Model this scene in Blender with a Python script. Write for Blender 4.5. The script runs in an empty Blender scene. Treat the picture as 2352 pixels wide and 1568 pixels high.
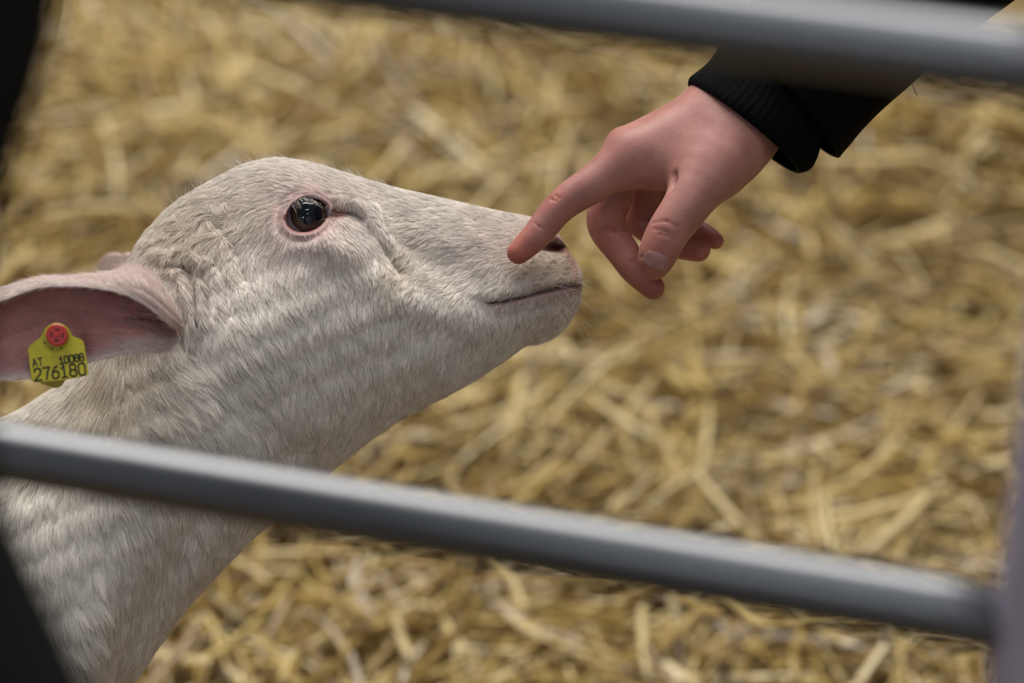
import bpy, math, random
import numpy as np
from mathutils import Vector, Matrix
from mathutils.kdtree import KDTree
rng = np.random.default_rng(7)
random.seed(7)
SC = bpy.context.scene
COL = SC.collection

# ------------------------------------------------------------------ camera, light, exposure
PITCH = math.radians(34.0)
CAMZ = 1.45
FPX = 100.0 / 36.0 * 2352
cam_d = bpy.data.cameras.new('camera')
cam_d.lens = 100.0
cam_d.sensor_width = 36.0
cam_d.clip_start = 0.02
cam_d.clip_end = 60
cam_d.dof.use_dof = True
cam_d.dof.focus_distance = 1.555
cam_d.dof.aperture_fstop = 3.4
cam = bpy.data.objects.new('camera', cam_d)
COL.objects.link(cam)
cam.location = (0, 0, CAMZ)
cam.rotation_euler = (math.pi / 2 - PITCH, 0, 0)
SC.camera = cam
SC.view_settings.view_transform = 'Standard'
SC.view_settings.look = 'None'
SC.view_settings.gamma = 1.0
SC.view_settings.use_curve_mapping = False
SC.view_settings.exposure = 0.42

world = bpy.data.worlds.new('world')
SC.world = world
world.use_nodes = True
bg = world.node_tree.nodes['Background']
bg.inputs[0].default_value = (0.62, 0.66, 0.75, 1)
bg.inputs[1].default_value = 0.19

def area(name, loc, target, sx, sy, power, color):
    l = bpy.data.lights.new(name, 'AREA')
    l.shape = 'RECTANGLE'
    l.size = sx
    l.size_y = sy
    l.energy = power
    l.color = color
    o = bpy.data.objects.new(name, l)
    COL.objects.link(o)
    o.location = loc
    o.rotation_euler = (Vector(target) - Vector(loc)).to_track_quat('-Z', 'Y').to_euler()
    return o
# barn roof-light band over the pen, an added fill light behind the viewer, ceiling lamps
area('roof_light_band', (-0.4, 3.9, 4.4), (0, 1.6, 0.4), 4.5, 2.2, 235, (1.0, 0.985, 0.97))
area('front_fill', (-0.6, -4.6, 3.6), (0, 1.5, 0.4), 7.0, 3.6, 22, (0.92, 0.96, 1.0))  # unseen fill, added to brighten the near side of the head
area('ceiling_tube', (0.15, 0.75, 3.6), (0, 1.3, 0.4), 0.9, 0.06, 7, (0.85, 0.9, 1.0))
area('ceiling_lamp', (0.95, 0.2, 3.4), (0, 1.3, 0.4), 0.16, 0.16, 3.5, (1, 1, 1))
area('ceiling_lamp', (0.3, -0.6, 3.4), (0, 1.3, 0.4), 0.14, 0.14, 3.0, (1, 1, 1))
area('ceiling_lamp', (-0.9, -1.6, 3.0), (0, 1.3, 0.4), 0.3, 0.12, 3.0, (0.9, 0.95, 1))

# ------------------------------------------------------------------ helpers
cp, sp = math.cos(PITCH), math.sin(PITCH)
R3 = np.array([[1, 0, 0], [0, sp, cp], [0, -cp, sp]], float)   # rows: camera right, up, back in world axes
ORG = np.array([0, 0, CAMZ], float)
D0 = 1.60                                   # distance of the sheep's mid plane

def cam_pt(px, py, off, D=D0):
    px, py, off = np.broadcast_arrays(np.asarray(px, float), np.asarray(py, float), np.asarray(off, float))
    d = D - off
    return np.stack([(px - 1176) / FPX * d, (784 - py) / FPX * d, -d], -1)
def to_world(c):
    return np.asarray(c) @ R3 + ORG
def W(px, py, off, D=D0):
    return to_world(cam_pt(px, py, off, D))
def G(px, py, z):
    """the point of height z seen along a direction of view"""
    v = to_world(cam_pt(px, py, 0.0, 1.0)) - ORG
    return ORG + v * ((z - CAMZ) / v[2])

def tag(o, label=None, cat=None, group=None, kind=None):
    if label: o['label'] = label
    if cat: o['category'] = cat
    if group: o['group'] = group
    if kind: o['kind'] = kind
    return o
ORIG = {}
def mk(name, verts, faces, mats, parent=None, smooth=True, origin=None, mat_index=None):
    verts = np.asarray(verts, float)
    if origin is None:
        origin = np.array([verts[:, 0].mean(), verts[:, 1].mean(), verts[:, 2].min()])
    origin = np.asarray(origin, float)
    me = bpy.data.meshes.new(name)
    if isinstance(faces, np.ndarray):
        n, k = faces.shape
        me.vertices.add(len(verts))
        me.vertices.foreach_set('co', (verts - origin).astype(np.float32).ravel())
        me.loops.add(n * k)
        me.loops.foreach_set('vertex_index', faces.astype(np.int32).ravel())
        me.polygons.add(n)
        me.polygons.foreach_set('loop_start', np.arange(0, n * k, k, dtype=np.int32))
        me.polygons.foreach_set('loop_total', np.full(n, k, np.int32))
        me.update(calc_edges=True)
        me.validate()
    else:
        me.from_pydata([tuple(v) for v in (verts - origin)], [], [tuple(int(i) for i in f) for f in faces])
        me.update()
    for m in (mats if isinstance(mats, (list, tuple)) else [mats]):
        me.materials.append(m)
    me.polygons.foreach_set('use_smooth', np.full(len(me.polygons), smooth))
    if mat_index is not None:
        me.polygons.foreach_set('material_index', np.asarray(mat_index, np.int32))
    o = bpy.data.objects.new(name, me)
    COL.objects.link(o)
    if parent is not None:
        o.parent = parent
        o.location = origin - ORIG[parent.name]
    else:
        o.location = origin
    ORIG[o.name] = origin
    return o
def empty(name, loc):
    o = bpy.data.objects.new(name, None)
    o.empty_display_size = 0.05
    COL.objects.link(o)
    o.location = loc
    ORIG[o.name] = np.asarray(loc, float)
    return o
def set_color(o, name, rgb):
    me = o.data
    a = me.attributes.new(name, 'FLOAT_COLOR', 'POINT')
    c = np.ones((len(me.vertices), 4), np.float32)
    c[:, :3] = rgb
    a.data.foreach_set('color', c.ravel())

def grid_faces(nr, nc, wrap=True, flip=False):
    i, j = np.meshgrid(np.arange(nr - 1), np.arange(nc if wrap else nc - 1), indexing='ij')
    j2 = (j + 1) % nc
    f = np.stack([i * nc + j, i * nc + j2, (i + 1) * nc + j2, (i + 1) * nc + j], -1).reshape(-1, 4)
    return f[:, ::-1].copy() if flip else f
def catmull(P, n, knots=None):
    """n samples through the rows of P (monotone-safe cubic in each column)"""
    P = np.asarray(P, float)
    m = len(P)
    x = np.arange(m) if knots is None else np.asarray(knots, float)
    h = np.diff(x)[:, None]
    dl = np.diff(P, axis=0) / h
    t = np.zeros_like(P)
    t[0], t[-1] = dl[0], dl[-1]
    if m > 2:
        t[1:-1] = (dl[:-1] * h[1:] + dl[1:] * h[:-1]) / (h[1:] + h[:-1])
    q = np.linspace(x[0], x[-1], n) if np.isscalar(n) else np.asarray(n, float)
    k = np.clip(np.searchsorted(x, q, side='right') - 1, 0, m - 2)
    hh = (x[k + 1] - x[k])[:, None]
    u = ((q - x[k])[:, None]) / hh
    return ((2 * u**3 - 3 * u**2 + 1) * P[k] + (u**3 - 2 * u**2 + u) * hh * t[k]
            + (-2 * u**3 + 3 * u**2) * P[k + 1] + (u**3 - u**2) * hh * t[k + 1])
def tube(path, radii, sides=24, caps=True):
    path = np.asarray(path, float)
    radii = np.broadcast_to(np.asarray(radii, float), (len(path),))
    T = np.gradient(path, axis=0)
    T /= np.linalg.norm(T, axis=1, keepdims=True)
    up = np.array([0, 0, 1.0]) if abs(T[0][2]) < 0.9 else np.array([0, 1.0, 0])
    n = np.cross(T[0], up); n /= np.linalg.norm(n)
    V = []
    a = np.linspace(0, 2 * math.pi, sides, endpoint=False)
    for i in range(len(path)):
        n = n - T[i] * n.dot(T[i]); n /= np.linalg.norm(n)
        b = np.cross(T[i], n)
        V.append(path[i] + radii[i] * (np.cos(a)[:, None] * n + np.sin(a)[:, None] * b))
    V = np.concatenate(V)
    F = [tuple(f) for f in grid_faces(len(path), sides)]
    if caps:
        F.append(tuple(range(sides))[::-1])
        F.append(tuple(range(len(V) - sides, len(V))))
    return V, F
def seg_dist(px, py, pts):
    """distance to a polyline in the profile plane, and how far along it"""
    best = np.full(np.shape(px), 1e9)
    pts = np.asarray(pts, float)
    for a, b in zip(pts[:-1], pts[1:]):
        d = b - a
        t = np.clip(((px - a[0]) * d[0] + (py - a[1]) * d[1]) / (d @ d), 0, 1)
        best = np.minimum(best, np.hypot(px - a[0] - t * d[0], py - a[1] - t * d[1]))
    return best
def blob(px, py, cx, cy, sx, sy, ang=0.0):
    a = math.radians(ang)
    x, y = px - cx, py - cy
    u, v = x * math.cos(a) + y * math.sin(a), -x * math.sin(a) + y * math.cos(a)
    return np.exp(-0.5 * ((u / sx)**2 + (v / sy)**2))
def sstep(a, b, x):
    t = np.clip((x - a) / (b - a), 0, 1)
    return t * t * (3 - 2 * t)

# ------------------------------------------------------------------ materials
def new_mat(name):
    m = bpy.data.materials.new(name)
    m.use_nodes = True
    nt = m.node_tree
    return m, nt, nt.nodes['Principled BSDF']
def N(nt, typ, **kw):
    n = nt.nodes.new(typ)
    for k, v in kw.items():
        setattr(n, k, v)
    return n
def ramp(nt, stops):
    r = N(nt, 'ShaderNodeValToRGB')
    els = r.color_ramp.elements
    while len(els) < len(stops):
        els.new(0.5)
    for e, (p, c) in zip(els, stops):
        e.position = p
        e.color = (*c, 1)
    return r
def noise(nt, scale, detail=4, coord='Object', rough=0.55):
    tc = N(nt, 'ShaderNodeTexCoord')
    n = N(nt, 'ShaderNodeTexNoise')
    n.inputs['Scale'].default_value = scale
    n.inputs['Detail'].default_value = detail
    n.inputs['Roughness'].default_value = rough
    nt.links.new(tc.outputs[coord], n.inputs['Vector'])
    return n
def bump(nt, bsdf, src, strength, dist):
    b = N(nt, 'ShaderNodeBump')
    b.inputs['Strength'].default_value = strength
    b.inputs['Distance'].default_value = dist
    nt.links.new(src, b.inputs['Height'])
    nt.links.new(b.outputs[0], bsdf.inputs['Normal'])

def make_straw_mat(name, pale=False):
    m, nt, b = new_mat(name)
    gi = N(nt, 'ShaderNodeNewGeometry')
    if pale:
        st = [(0, (0.62, 0.47, 0.20)), (1, (0.78, 0.64, 0.34))]
    else:
        st = [(0, (0.115, 0.062, 0.015)), (0.16, (0.28, 0.175, 0.045)), (0.4, (0.47, 0.32, 0.095)), (0.62, (0.61, 0.44, 0.15)),
              (0.80, (0.73, 0.56, 0.23)), (0.92, (0.80, 0.66, 0.36)), (1.0, (0.62, 0.52, 0.42))]
    r = ramp(nt, st)
    nt.links.new(gi.outputs['Random Per Island'], r.inputs[0])
    n = noise(nt, 90, 3)
    mx = N(nt, 'ShaderNodeMix', data_type='RGBA', blend_type='MULTIPLY')
    mx.inputs[0].default_value = 0.6
    r2 = ramp(nt, [(0.3, (0.62, 0.55, 0.45)), (0.62, (1, 1, 1))])
    nt.links.new(n.outputs['Fac'], r2.inputs[0])
    nt.links.new(r.outputs[0], mx.inputs[6])
    nt.links.new(r2.outputs[0], mx.inputs[7])
    nt.links.new(mx.outputs[2], b.inputs['Base Color'])
    b.inputs['Roughness'].default_value = 0.42
    b.inputs['Specular IOR Level'].default_value = 0.5
    return m
M_STRAW = make_straw_mat('straw')
M_STRAWP = make_straw_mat('straw_pale', True)

M_GROUND, nt, b = new_mat('trodden_straw')
n = noise(nt, 30, 6)
r = ramp(nt, [(0.3, (0.07, 0.04, 0.012)), (0.55, (0.20, 0.12, 0.035)), (0.75, (0.36, 0.23, 0.07))])
nt.links.new(n.outputs['Fac'], r.inputs[0]); nt.links.new(r.outputs[0], b.inputs['Base Color'])
b.inputs['Roughness'].default_value = 0.9
bump(nt, b, n.outputs['Fac'], 0.8, 0.01)

M_RAIL, nt, b = new_mat('grey_rail_paint')
n = noise(nt, 60, 5)
r = ramp(nt, [(0.3, (0.012, 0.016, 0.022)), (0.7, (0.019, 0.024, 0.031))])
nt.links.new(n.outputs['Fac'], r.inputs[0]); nt.links.new(r.outputs[0], b.inputs['Base Color'])
b.inputs['Roughness'].default_value = 0.32
b.inputs['Specular IOR Level'].default_value = 0.6
b.inputs['IOR'].default_value = 2.05
bump(nt, b, n.outputs['Fac'], 0.1, 0.001)

M_POST, nt, b = new_mat('lilac_grey_post_paint')
n = noise(nt, 40, 4)
r = ramp(nt, [(0.3, (0.50, 0.46, 0.60)), (0.7, (0.57, 0.53, 0.68))])
nt.links.new(n.outputs['Fac'], r.inputs[0]); nt.links.new(r.outputs[0], b.inputs['Base Color'])
b.inputs['Roughness'].default_value = 0.5

M_BLACK, nt, b = new_mat('black_rubber')
n = noise(nt, 80, 3)
r = ramp(nt, [(0.3, (0.006, 0.006, 0.006)), (0.7, (0.010, 0.010, 0.010))])
nt.links.new(n.outputs['Fac'], r.inputs[0]); nt.links.new(r.outputs[0], b.inputs['Base Color'])
b.inputs['Roughness'].default_value = 0.85
b.inputs['Specular IOR Level'].default_value = 0.15

def cloth(name, c0, c1, sc):
    m, nt, b = new_mat(name)
    n = noise(nt, sc, 4)
    r = ramp(nt, [(0.3, c0), (0.7, c1)])
    nt.links.new(n.outputs['Fac'], r.inputs[0]); nt.links.new(r.outputs[0], b.inputs['Base Color'])
    b.inputs['Roughness'].default_value = 0.95
    b.inputs['Specular IOR Level'].default_value = 0.08
    bump(nt, b, n.outputs['Fac'], 0.35, 0.0006)
    return m
M_KNIT = cloth('black_knit', (0.002, 0.0023, 0.0026), (0.0035, 0.004, 0.0044), 1500)
M_JACKET = cloth('black_jacket_cloth', (0.0012, 0.0012, 0.0012), (0.0025, 0.0025, 0.0025), 900)

# skin of the hand; vertex attribute 'tint' carries the natural redness of knuckles and finger tips
M_SKIN, nt, b = new_mat('skin')
at = N(nt, 'ShaderNodeAttribute', attribute_name='tint')
n = noise(nt, 70, 5)
mx = N(nt, 'ShaderNodeMix', data_type='RGBA', blend_type='MULTIPLY')
mx.inputs[0].default_value = 1.0
r = ramp(nt, [(0.3, (0.84, 0.76, 0.76)), (0.7, (1.08, 1.07, 1.05))])
nt.links.new(n.outputs['Fac'], r.inputs[0])
nt.links.new(at.outputs['Color'], mx.inputs[6]); nt.links.new(r.outputs[0], mx.inputs[7])
nt.links.new(mx.outputs[2], b.inputs['Base Color'])
b.inputs['Roughness'].default_value = 0.5
b.inputs['Specular IOR Level'].default_value = 0.35
b.inputs['Subsurface Weight'].default_value = 0.22
b.inputs['Subsurface Radius'].default_value = (1.0, 0.3, 0.18)
b.inputs['Subsurface Scale'].default_value = 0.006
n2 = noise(nt, 900, 3)
bump(nt, b, n2.outputs['Fac'], 0.25, 0.0005)

M_NAIL, nt, b = new_mat('fingernail')
n = noise(nt, 250, 2)
r = ramp(nt, [(0.3, (0.36, 0.175, 0.155)), (0.7, (0.42, 0.22, 0.20))])
nt.links.new(n.outputs['Fac'], r.inputs[0]); nt.links.new(r.outputs[0], b.inputs['Base Color'])
b.inputs['Roughness'].default_value = 0.3

# hide of the sheep under its hair
M_HIDE, nt, b = new_mat('sheep_hide')
at = N(nt, 'ShaderNodeAttribute', attribute_name='tint')
n = noise(nt, 160, 5)
r = ramp(nt, [(0.3, (0.82, 0.80, 0.78)), (0.7, (1.04, 1.04, 1.04))])
mx = N(nt, 'ShaderNodeMix', data_type='RGBA', blend_type='MULTIPLY')
mx.inputs[0].default_value = 1.0
nt.links.new(n.outputs['Fac'], r.inputs[0])
nt.links.new(at.outputs['Color'], mx.inputs[6]); nt.links.new(r.outputs[0], mx.inputs[7])
nt.links.new(mx.outputs[2], b.inputs['Base Color'])
b.inputs['Roughness'].default_value = 0.6
b.inputs['Specular IOR Level'].default_value = 0.25
bump(nt, b, n.outputs['Fac'], 0.3, 0.0006)

M_FUR, nt, b = new_mat('sheep_hair')
at = N(nt, 'ShaderNodeAttribute', attribute_name='tint')
hi = N(nt, 'ShaderNodeHairInfo')
r = ramp(nt, [(0.0, (0.80, 0.77, 0.73)), (0.5, (1.0, 1.0, 1.0)), (1.0, (1.12, 1.12, 1.12))])
mx = N(nt, 'ShaderNodeMix', data_type='RGBA', blend_type='MULTIPLY')
mx.inputs[0].default_value = 1.0
nt.links.new(hi.outputs['Random'], r.inputs[0])
nt.links.new(at.outputs['Color'], mx.inputs[6]); nt.links.new(r.outputs[0], mx.inputs[7])
nt.links.new(mx.outputs[2], b.inputs['Base Color'])
b.inputs['Roughness'].default_value = 0.5
b.inputs['Specular IOR Level'].default_value = 0.25

M_WHISK, nt, b = new_mat('whisker')
b.inputs['Base Color'].default_value = (0.75, 0.7, 0.62, 1)
b.inputs['Roughness'].default_value = 0.35

def plastic(name, c, rough=0.4):
    m, nt, b = new_mat(name)
    n = noise(nt, 300, 4)
    r = ramp(nt, [(0.3, tuple(x * 0.85 for x in c)), (0.7, c)])
    nt.links.new(n.outputs['Fac'], r.inputs[0]); nt.links.new(r.outputs[0], b.inputs['Base Color'])
    b.inputs['Roughness'].default_value = rough
    return m
M_TAG = plastic('yellow_tag_plastic', (0.58, 0.50, 0.035))
M_RED = plastic('red_tag_plastic', (0.62, 0.022, 0.015), 0.35)
M_DRED = plastic('dark_red_plastic', (0.10, 0.004, 0.004), 0.5)
M_INK = plastic('black_ink', (0.018, 0.018, 0.016), 0.6)
M_HOOF = plastic('hoof_horn', (0.10, 0.075, 0.05), 0.6)

# eye: rings around the direction of gaze (local +Z of the eyeball)
M_EYE, nt, b = new_mat('eyeball')
tc = N(nt, 'ShaderNodeTexCoord')
sx = N(nt, 'ShaderNodeSeparateXYZ')
nt.links.new(tc.outputs['Object'], sx.inputs[0])
def math_node(op, a, bb):
    m = N(nt, 'ShaderNodeMath', operation=op)
    for i, v in enumerate((a, bb)):
        if v is None: continue
        if isinstance(v, (int, float)): m.inputs[i].default_value = v
        else: nt.links.new(v, m.inputs[i])
    return m.outputs[0]
xx = math_node('DIVIDE', sx.outputs[0], 0.0155)
yy = math_node('DIVIDE', sx.outputs[1], 0.0155)
rad = math_node('SQRT', math_node('ADD', math_node('MULTIPLY', xx, xx), math_node('MULTIPLY', yy, yy)), None)
nz = noise(nt, 500, 3)
rad2 = math_node('ADD', rad, math_node('MULTIPLY', math_node('SUBTRACT', nz.outputs['Fac'], 0.5), 0.07))
r = ramp(nt, [(0.0, (0.002, 0.003, 0.006)), (0.432, (0.002, 0.003, 0.006)), (0.455, (0.050, 0.036, 0.016)), (0.54, (0.036, 0.027, 0.016)),
              (0.623, (0.03, 0.02, 0.012)), (0.655, (0.004, 0.004, 0.004)), (0.68, (0.20, 0.20, 0.22)), (1.0, (0.32, 0.25, 0.26))])
nt.links.new(rad2, r.inputs[0]); nt.links.new(r.outputs[0], b.inputs['Base Color'])
b.inputs['Roughness'].default_value = 0.35
b.inputs['Specular IOR Level'].default_value = 0.0
b.inputs['Coat Weight'].default_value = 1.0
b.inputs['Coat Roughness'].default_value = 0.02

# ------------------------------------------------------------------ ground and straw bedding
NG = 90
gx, gy = np.meshgrid(np.linspace(-4, 4, NG), np.linspace(-1.5, 7, NG), indexing='ij')
def ground_h(x, y):
    return (0.022 * np.sin(3.1 * x + 1.3 * y) + 0.018 * np.sin(5.3 * y - 2.2 * x + 1) + 0.012 * np.sin(9.1 * x + 4) * np.sin(8.3 * y))
gv = np.stack([gx, gy, ground_h(gx, gy) * 0.7 - 0.03], -1).reshape(-1, 3)
floor = mk('floor', gv, grid_faces(NG, NG, wrap=False), M_GROUND, origin=(0, 0, 0))
tag(floor, kind='structure')

M_WALL, nt, b = new_mat('weathered_planks')
tc = N(nt, 'ShaderNodeTexCoord')
wv = N(nt, 'ShaderNodeTexWave')
wv.inputs['Scale'].default_value = 1.6
wv.inputs['Distortion'].default_value = 0.4
nt.links.new(tc.outputs['Object'], wv.inputs['Vector'])
r = ramp(nt, [(0.0, (0.02, 0.015, 0.01)), (0.08, (0.10, 0.075, 0.05)), (1.0, (0.15, 0.115, 0.08))])
nt.links.new(wv.outputs['Fac'], r.inputs[0]); nt.links.new(r.outputs[0], b.inputs['Base Color'])
b.inputs['Roughness'].default_value = 0.85
def wall(name, x0, x1, y0, y1):
    V = [(x, y, z) for z in (-0.1, 5.2) for x, y in ((x0, y0), (x1, y0), (x1, y1), (x0, y1))]
    o = mk(name, V, [(0, 3, 2, 1), (4, 5, 6, 7), (0, 1, 5, 4), (1, 2, 6, 5), (2, 3, 7, 6), (3, 0, 4, 7)], M_WALL, smooth=False, origin=((x0 + x1) / 2, (y0 + y1) / 2, 0))
    tag(o, kind='structure')
wall('wall_back', -4, 4, 6.9, 7.0)
wall('wall_left', -4.1, -4, -1.5, 7.0)
wall('wall_right', 4, 4.1, -1.5, 7.0)

def straws(c, yaw, pit, length, width, bend, roll):
    """flattened hollow-looking stalks as closed four-sided tubes with three bends; all arrays per stalk"""
    n = len(length)
    S = 5
    t = np.linspace(-0.5, 0.5, S)
    d = np.stack([np.cos(yaw) * np.cos(pit), np.sin(yaw) * np.cos(pit), np.sin(pit)], -1)
    side = np.stack([-np.sin(yaw), np.cos(yaw), np.zeros(n)], -1)
    up = np.cross(d, side)
    s2 = side * np.cos(roll)[:, None] + up * np.sin(roll)[:, None]
    u2 = np.cross(d, s2)
    cen = c[:, None] + d[:, None] * (t[None, :, None] * length[:, None, None]) \
        + s2[:, None] * ((t**2 - 0.08)[None, :, None] * (bend * length)[:, None, None])
    w = width[:, None] * np.array([0.8, 1, 1.05, 1, 0.75])[None]
    th = w * 0.38
    offs = [(-0.5, 0), (0, 0.5), (0.5, 0), (0, -0.5)]
    V = np.stack([cen + s2[:, None] * (a * w)[..., None] + u2[:, None] * (bb * 2 * th * 0.5)[..., None] for a, bb in offs], 2)
    V = V.reshape(-1, 3)
    base = np.arange(n)[:, None] * (S * 4)
    f = grid_faces(S, 4)
    F = (base[:, :, None] + f[None].reshape(1, -1, 4)).reshape(-1, 4)
    return V, F
def scatter(n, x0, x1, y0, y1, zs, lmin, lmax, wmin, wmax):
    x = rng.uniform(x0, x1, n); y = rng.uniform(y0, y1, n)
    lay = rng.uniform(0, 1, n)
    flow = 0.9 * np.sin(2.3 * x + 1.7 * y) + 0.8 * np.cos(3.1 * y - x)
    yaw = np.where(rng.uniform(size=n) < 0.45, flow + rng.normal(0, 0.5, n), rng.uniform(0, math.pi, n))
    pit = rng.normal(0, 0.22, n)
    L = rng.uniform(0, 1, n)**1.6 * (lmax - lmin) + lmin
    w = rng.uniform(wmin, wmax, n)
    z = ground_h(x, y) + lay * zs + 0.004 + np.abs(np.sin(pit)) * L * 0.3
    return straws(np.stack([x, y, z], -1), yaw, pit, L, w, rng.normal(0, 0.35, n), rng.uniform(-1.2, 1.2, n))
V1, F1 = scatter(46000, -1.15, 1.25, 1.25, 3.6, 0.050, 0.03, 0.16, 0.0032, 0.0085)
V2, F2 = scatter(9000, -2.6, 2.6, 0.6, 5.5, 0.030, 0.04, 0.13, 0.003, 0.007)
straw = mk('straw_bedding', np.concatenate([V1, V2]), np.concatenate([F1, F2 + len(V1)]), M_STRAW, origin=(0, 2, 0), smooth=False)
tag(straw, 'deep golden straw bedding covering the pen floor', 'straw', kind='stuff')

# stalks that lie on top and show one by one
STALKS = [
    ((1985, 1275), (2150, 1125), 0.0105, 'thick pale straw stalk slanting up towards the post, just above the lower rail'),
    ((1590, 1075), (1715, 1220), 0.0085, 'pale straw stalk running down to the right from the centre of the star-shaped tuft'),
    ((1612, 1090), (1632, 925), 0.0075, 'pale straw stalk standing upright at the top of the star-shaped tuft'),
    ((1625, 1065), (1480, 1160), 0.0070, 'pale straw stalk running down to the left from the star-shaped tuft'),
    ((1345, 905), (1510, 1015), 0.0095, 'long pale yellow straw stalk between the chin and the star-shaped tuft'),
    ((1890, 1130), (1915, 1280), 0.0080, 'upright pale straw stalk touching the lower rail, left of the thick slanting one'),
    ((1470, 1390), (1485, 1560), 0.0085, 'pale straw stalk standing upright at the bottom edge, below the lower rail'),
    ((905, 1415), (945, 1530), 0.0095, 'short pale straw stalk at the bottom edge, nearest to the neck'),
]
for (a, bb, w, lab) in STALKS:
    p, q = G(*a, 0.075), G(*bb, 0.075)
    d = q - p
    L = np.linalg.norm(d)
    V, F = straws(((p + q) / 2)[None], np.array([math.atan2(d[1], d[0])]), np.array([0.0]), np.array([L]), np.array([w]), np.array([0.10]), np.array([0.15]))
    F = [tuple(f) for f in F] + [(3, 2, 1, 0), (16, 17, 18, 19)]
    o = mk('straw_stalk', V, F, M_STRAWP)
    tag(o, lab, 'straw', 'loose pale stalks on top of the bedding')

# ------------------------------------------------------------------ gate
TH = math.radians(15.2)
dcam = np.array([math.cos(TH), -math.sin(TH) * sp, math.sin(TH) * cp])          # along the rail, to the right and nearer (camera axes)
RS = 1.09 / 1.25
low_c = np.array([0, (784 - 1233) / FPX * 1.25, -1.25]) * RS
H = 0.2642 * RS
top_c = low_c + H * np.array([0, cp, sp])
dW = dcam @ R3
low_w, top_w = to_world(low_c), to_world(top_c)
gate = empty('metal_gate', (low_w[0], low_w[1], 0))
tag(gate, 'grey painted tubular metal gate in the foreground, out of focus', 'gate')
T_POST = 0.2370 * RS
z_low = low_w[2]
for k, z in enumerate((z_low, top_w[2], z_low - H, z_low - 2 * H + 0.03)):
    c = np.array([low_w[0], low_w[1], z])
    ts = np.linspace(-1.55, T_POST, 40)
    V, F = tube([c + dW * t for t in ts], 0.0143 * RS, 32)
    mk('rail', V, F, M_RAIL, gate)
for t in (T_POST, -1.55):
    c = np.array([low_w[0], low_w[1], 0]) + dW * t
    zs = [-0.02, 0.0, 0.3, 0.6, 0.9, top_w[2] + 0.035, top_w[2] + 0.042]
    rr = [0.0225] * 6 + [0.016]
    V, F = tube([c + np.array([0, 0, z]) for z in zs], rr, 36)
    o = mk('post', V, F, M_POST, gate)
    tag(o, 'upright post, paler lilac grey than the rails')

# ------------------------------------------------------------------ black pipe close to the viewer, bowed out of the left edge
pts = [(-100, -700), (-150, -350), (-175, 0), (-265, 300), (-322, 560), (-335, 800), (-322, 1060), (-255, 1330), (-138, 1568), (-40, 1800)]
C = catmull([cam_pt(x, y, 0, 0.85) for x, y in pts], 70)
C = to_world(C)
foot = np.array([C[-1] + (C[-1] - C[-2]) * 5, [C[-1][0] + 0.07, C[-1][1] - 0.09, C[-1][2] - 0.20], [C[-1][0] + 0.08, C[-1][1] - 0.12, 0.30], [C[-1][0] + 0.08, C[-1][1] - 0.13, 0.0]])
C = np.concatenate([C, catmull(np.vstack([C[-1:], foot]), 40)[1:]])
C[55:85] = np.stack([np.convolve(C[:, k], np.ones(9) / 9, 'same') for k in range(3)], -1)[55:85]
V, F = tube(C, 0.040, 40)
o = mk('bowed_pipe', V, F, M_BLACK)
tag(o, 'thick matt black bowed pipe at the left edge, nearest the viewer, out of focus', 'pipe')

# ------------------------------------------------------------------ sheep
# key sections: x/y of top, x/y of bottom in the profile, half widths (mm) at five heights from top to bottom, shift of the mid plane
K = [
 (1338, 652, 1338, 656,  (0.3, 0.3, 0.3, 0.3, 0.3), 0),
 (1334, 622, 1334, 690,  (9, 13, 14, 12, 9), 0),
 (1325, 603, 1327, 708,  (13, 18, 20, 18, 14), 0),
 (1309, 582, 1312, 733,  (16, 22, 25, 22, 17), 0),
 (1290, 549, 1286, 763,  (16, 24, 28, 25, 19), 0),
 (1262, 517, 1250, 784,  (16, 25, 30, 27, 20), 0),
 (1222, 500, 1208, 794,  (17, 26, 32, 28, 21), 0),
 (1150, 486, 1158, 826,  (19, 28, 35, 32, 24), 0),
 (1080, 471, 1085, 873,  (21, 30, 38, 36, 27), 0),
 (1000, 453, 1000, 917,  (24, 34, 43, 41, 31), 0),
 (930, 438, 922, 957,    (28, 40, 49, 47, 35), 0),
 (860, 419, 855, 1001,   (34, 48, 54, 52, 40), 0),
 (800, 401, 790, 1052,   (42, 57, 59, 57, 45), 0),
 (745, 384, 720, 1113,   (48, 62, 62, 60, 50), 0),
 (692, 371, 652, 1168,   (50, 63, 64, 63, 54), 0),
 (635, 366, 600, 1212,   (50, 61, 66, 66, 58), 0),
 (565, 380, 552, 1258,   (49, 59, 67, 69, 62), 0),
 (495, 416, 497, 1315,   (48, 58, 68, 67, 62), 0),
 (415, 466, 432, 1384,   (47, 56, 68, 72, 67), 0),
 (350, 527, 378, 1455,   (46, 56, 69, 76, 72), 0),
 (300, 600, 326, 1530,   (46, 58, 71, 80, 77), 0),
 (262, 720, 262, 1608,   (48, 62, 75, 85, 82), -2),
 (205, 830, 215, 1700,   (52, 67, 80, 90, 88), -4),
 (120, 900, 150, 1800,   (58, 73, 86, 96, 94), -8),
 (0, 965, 50, 1900,      (64, 80, 93, 102, 100), -15),
 (-150, 985, -80, 1990,  (72, 90, 102, 110, 104), -26),
 (-400, 965, -330, 2060, (84, 104, 116, 118, 100), -42),
 (-900, 900, -850, 2020, (88, 112, 126, 124, 96), -78),
 (-1500, 830, -1450, 1930, (88, 114, 130, 126, 92), -118),
 (-2000, 770, -1950, 1800, (84, 108, 122, 112, 84), -150),
 (-2350, 830, -2300, 1580, (62, 84, 96, 88, 62), -172),
 (-2500, 1050, -2480, 1300, (20, 32, 36, 32, 20), -182),
 (-2520, 1170, -2520, 1180, (0.3, 0.3, 0.3, 0.3, 0.3), -184),
]
arr = np.array([[a, b_, c, d, *w, o] for a, b_, c, d, w, o in K], float)
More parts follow.
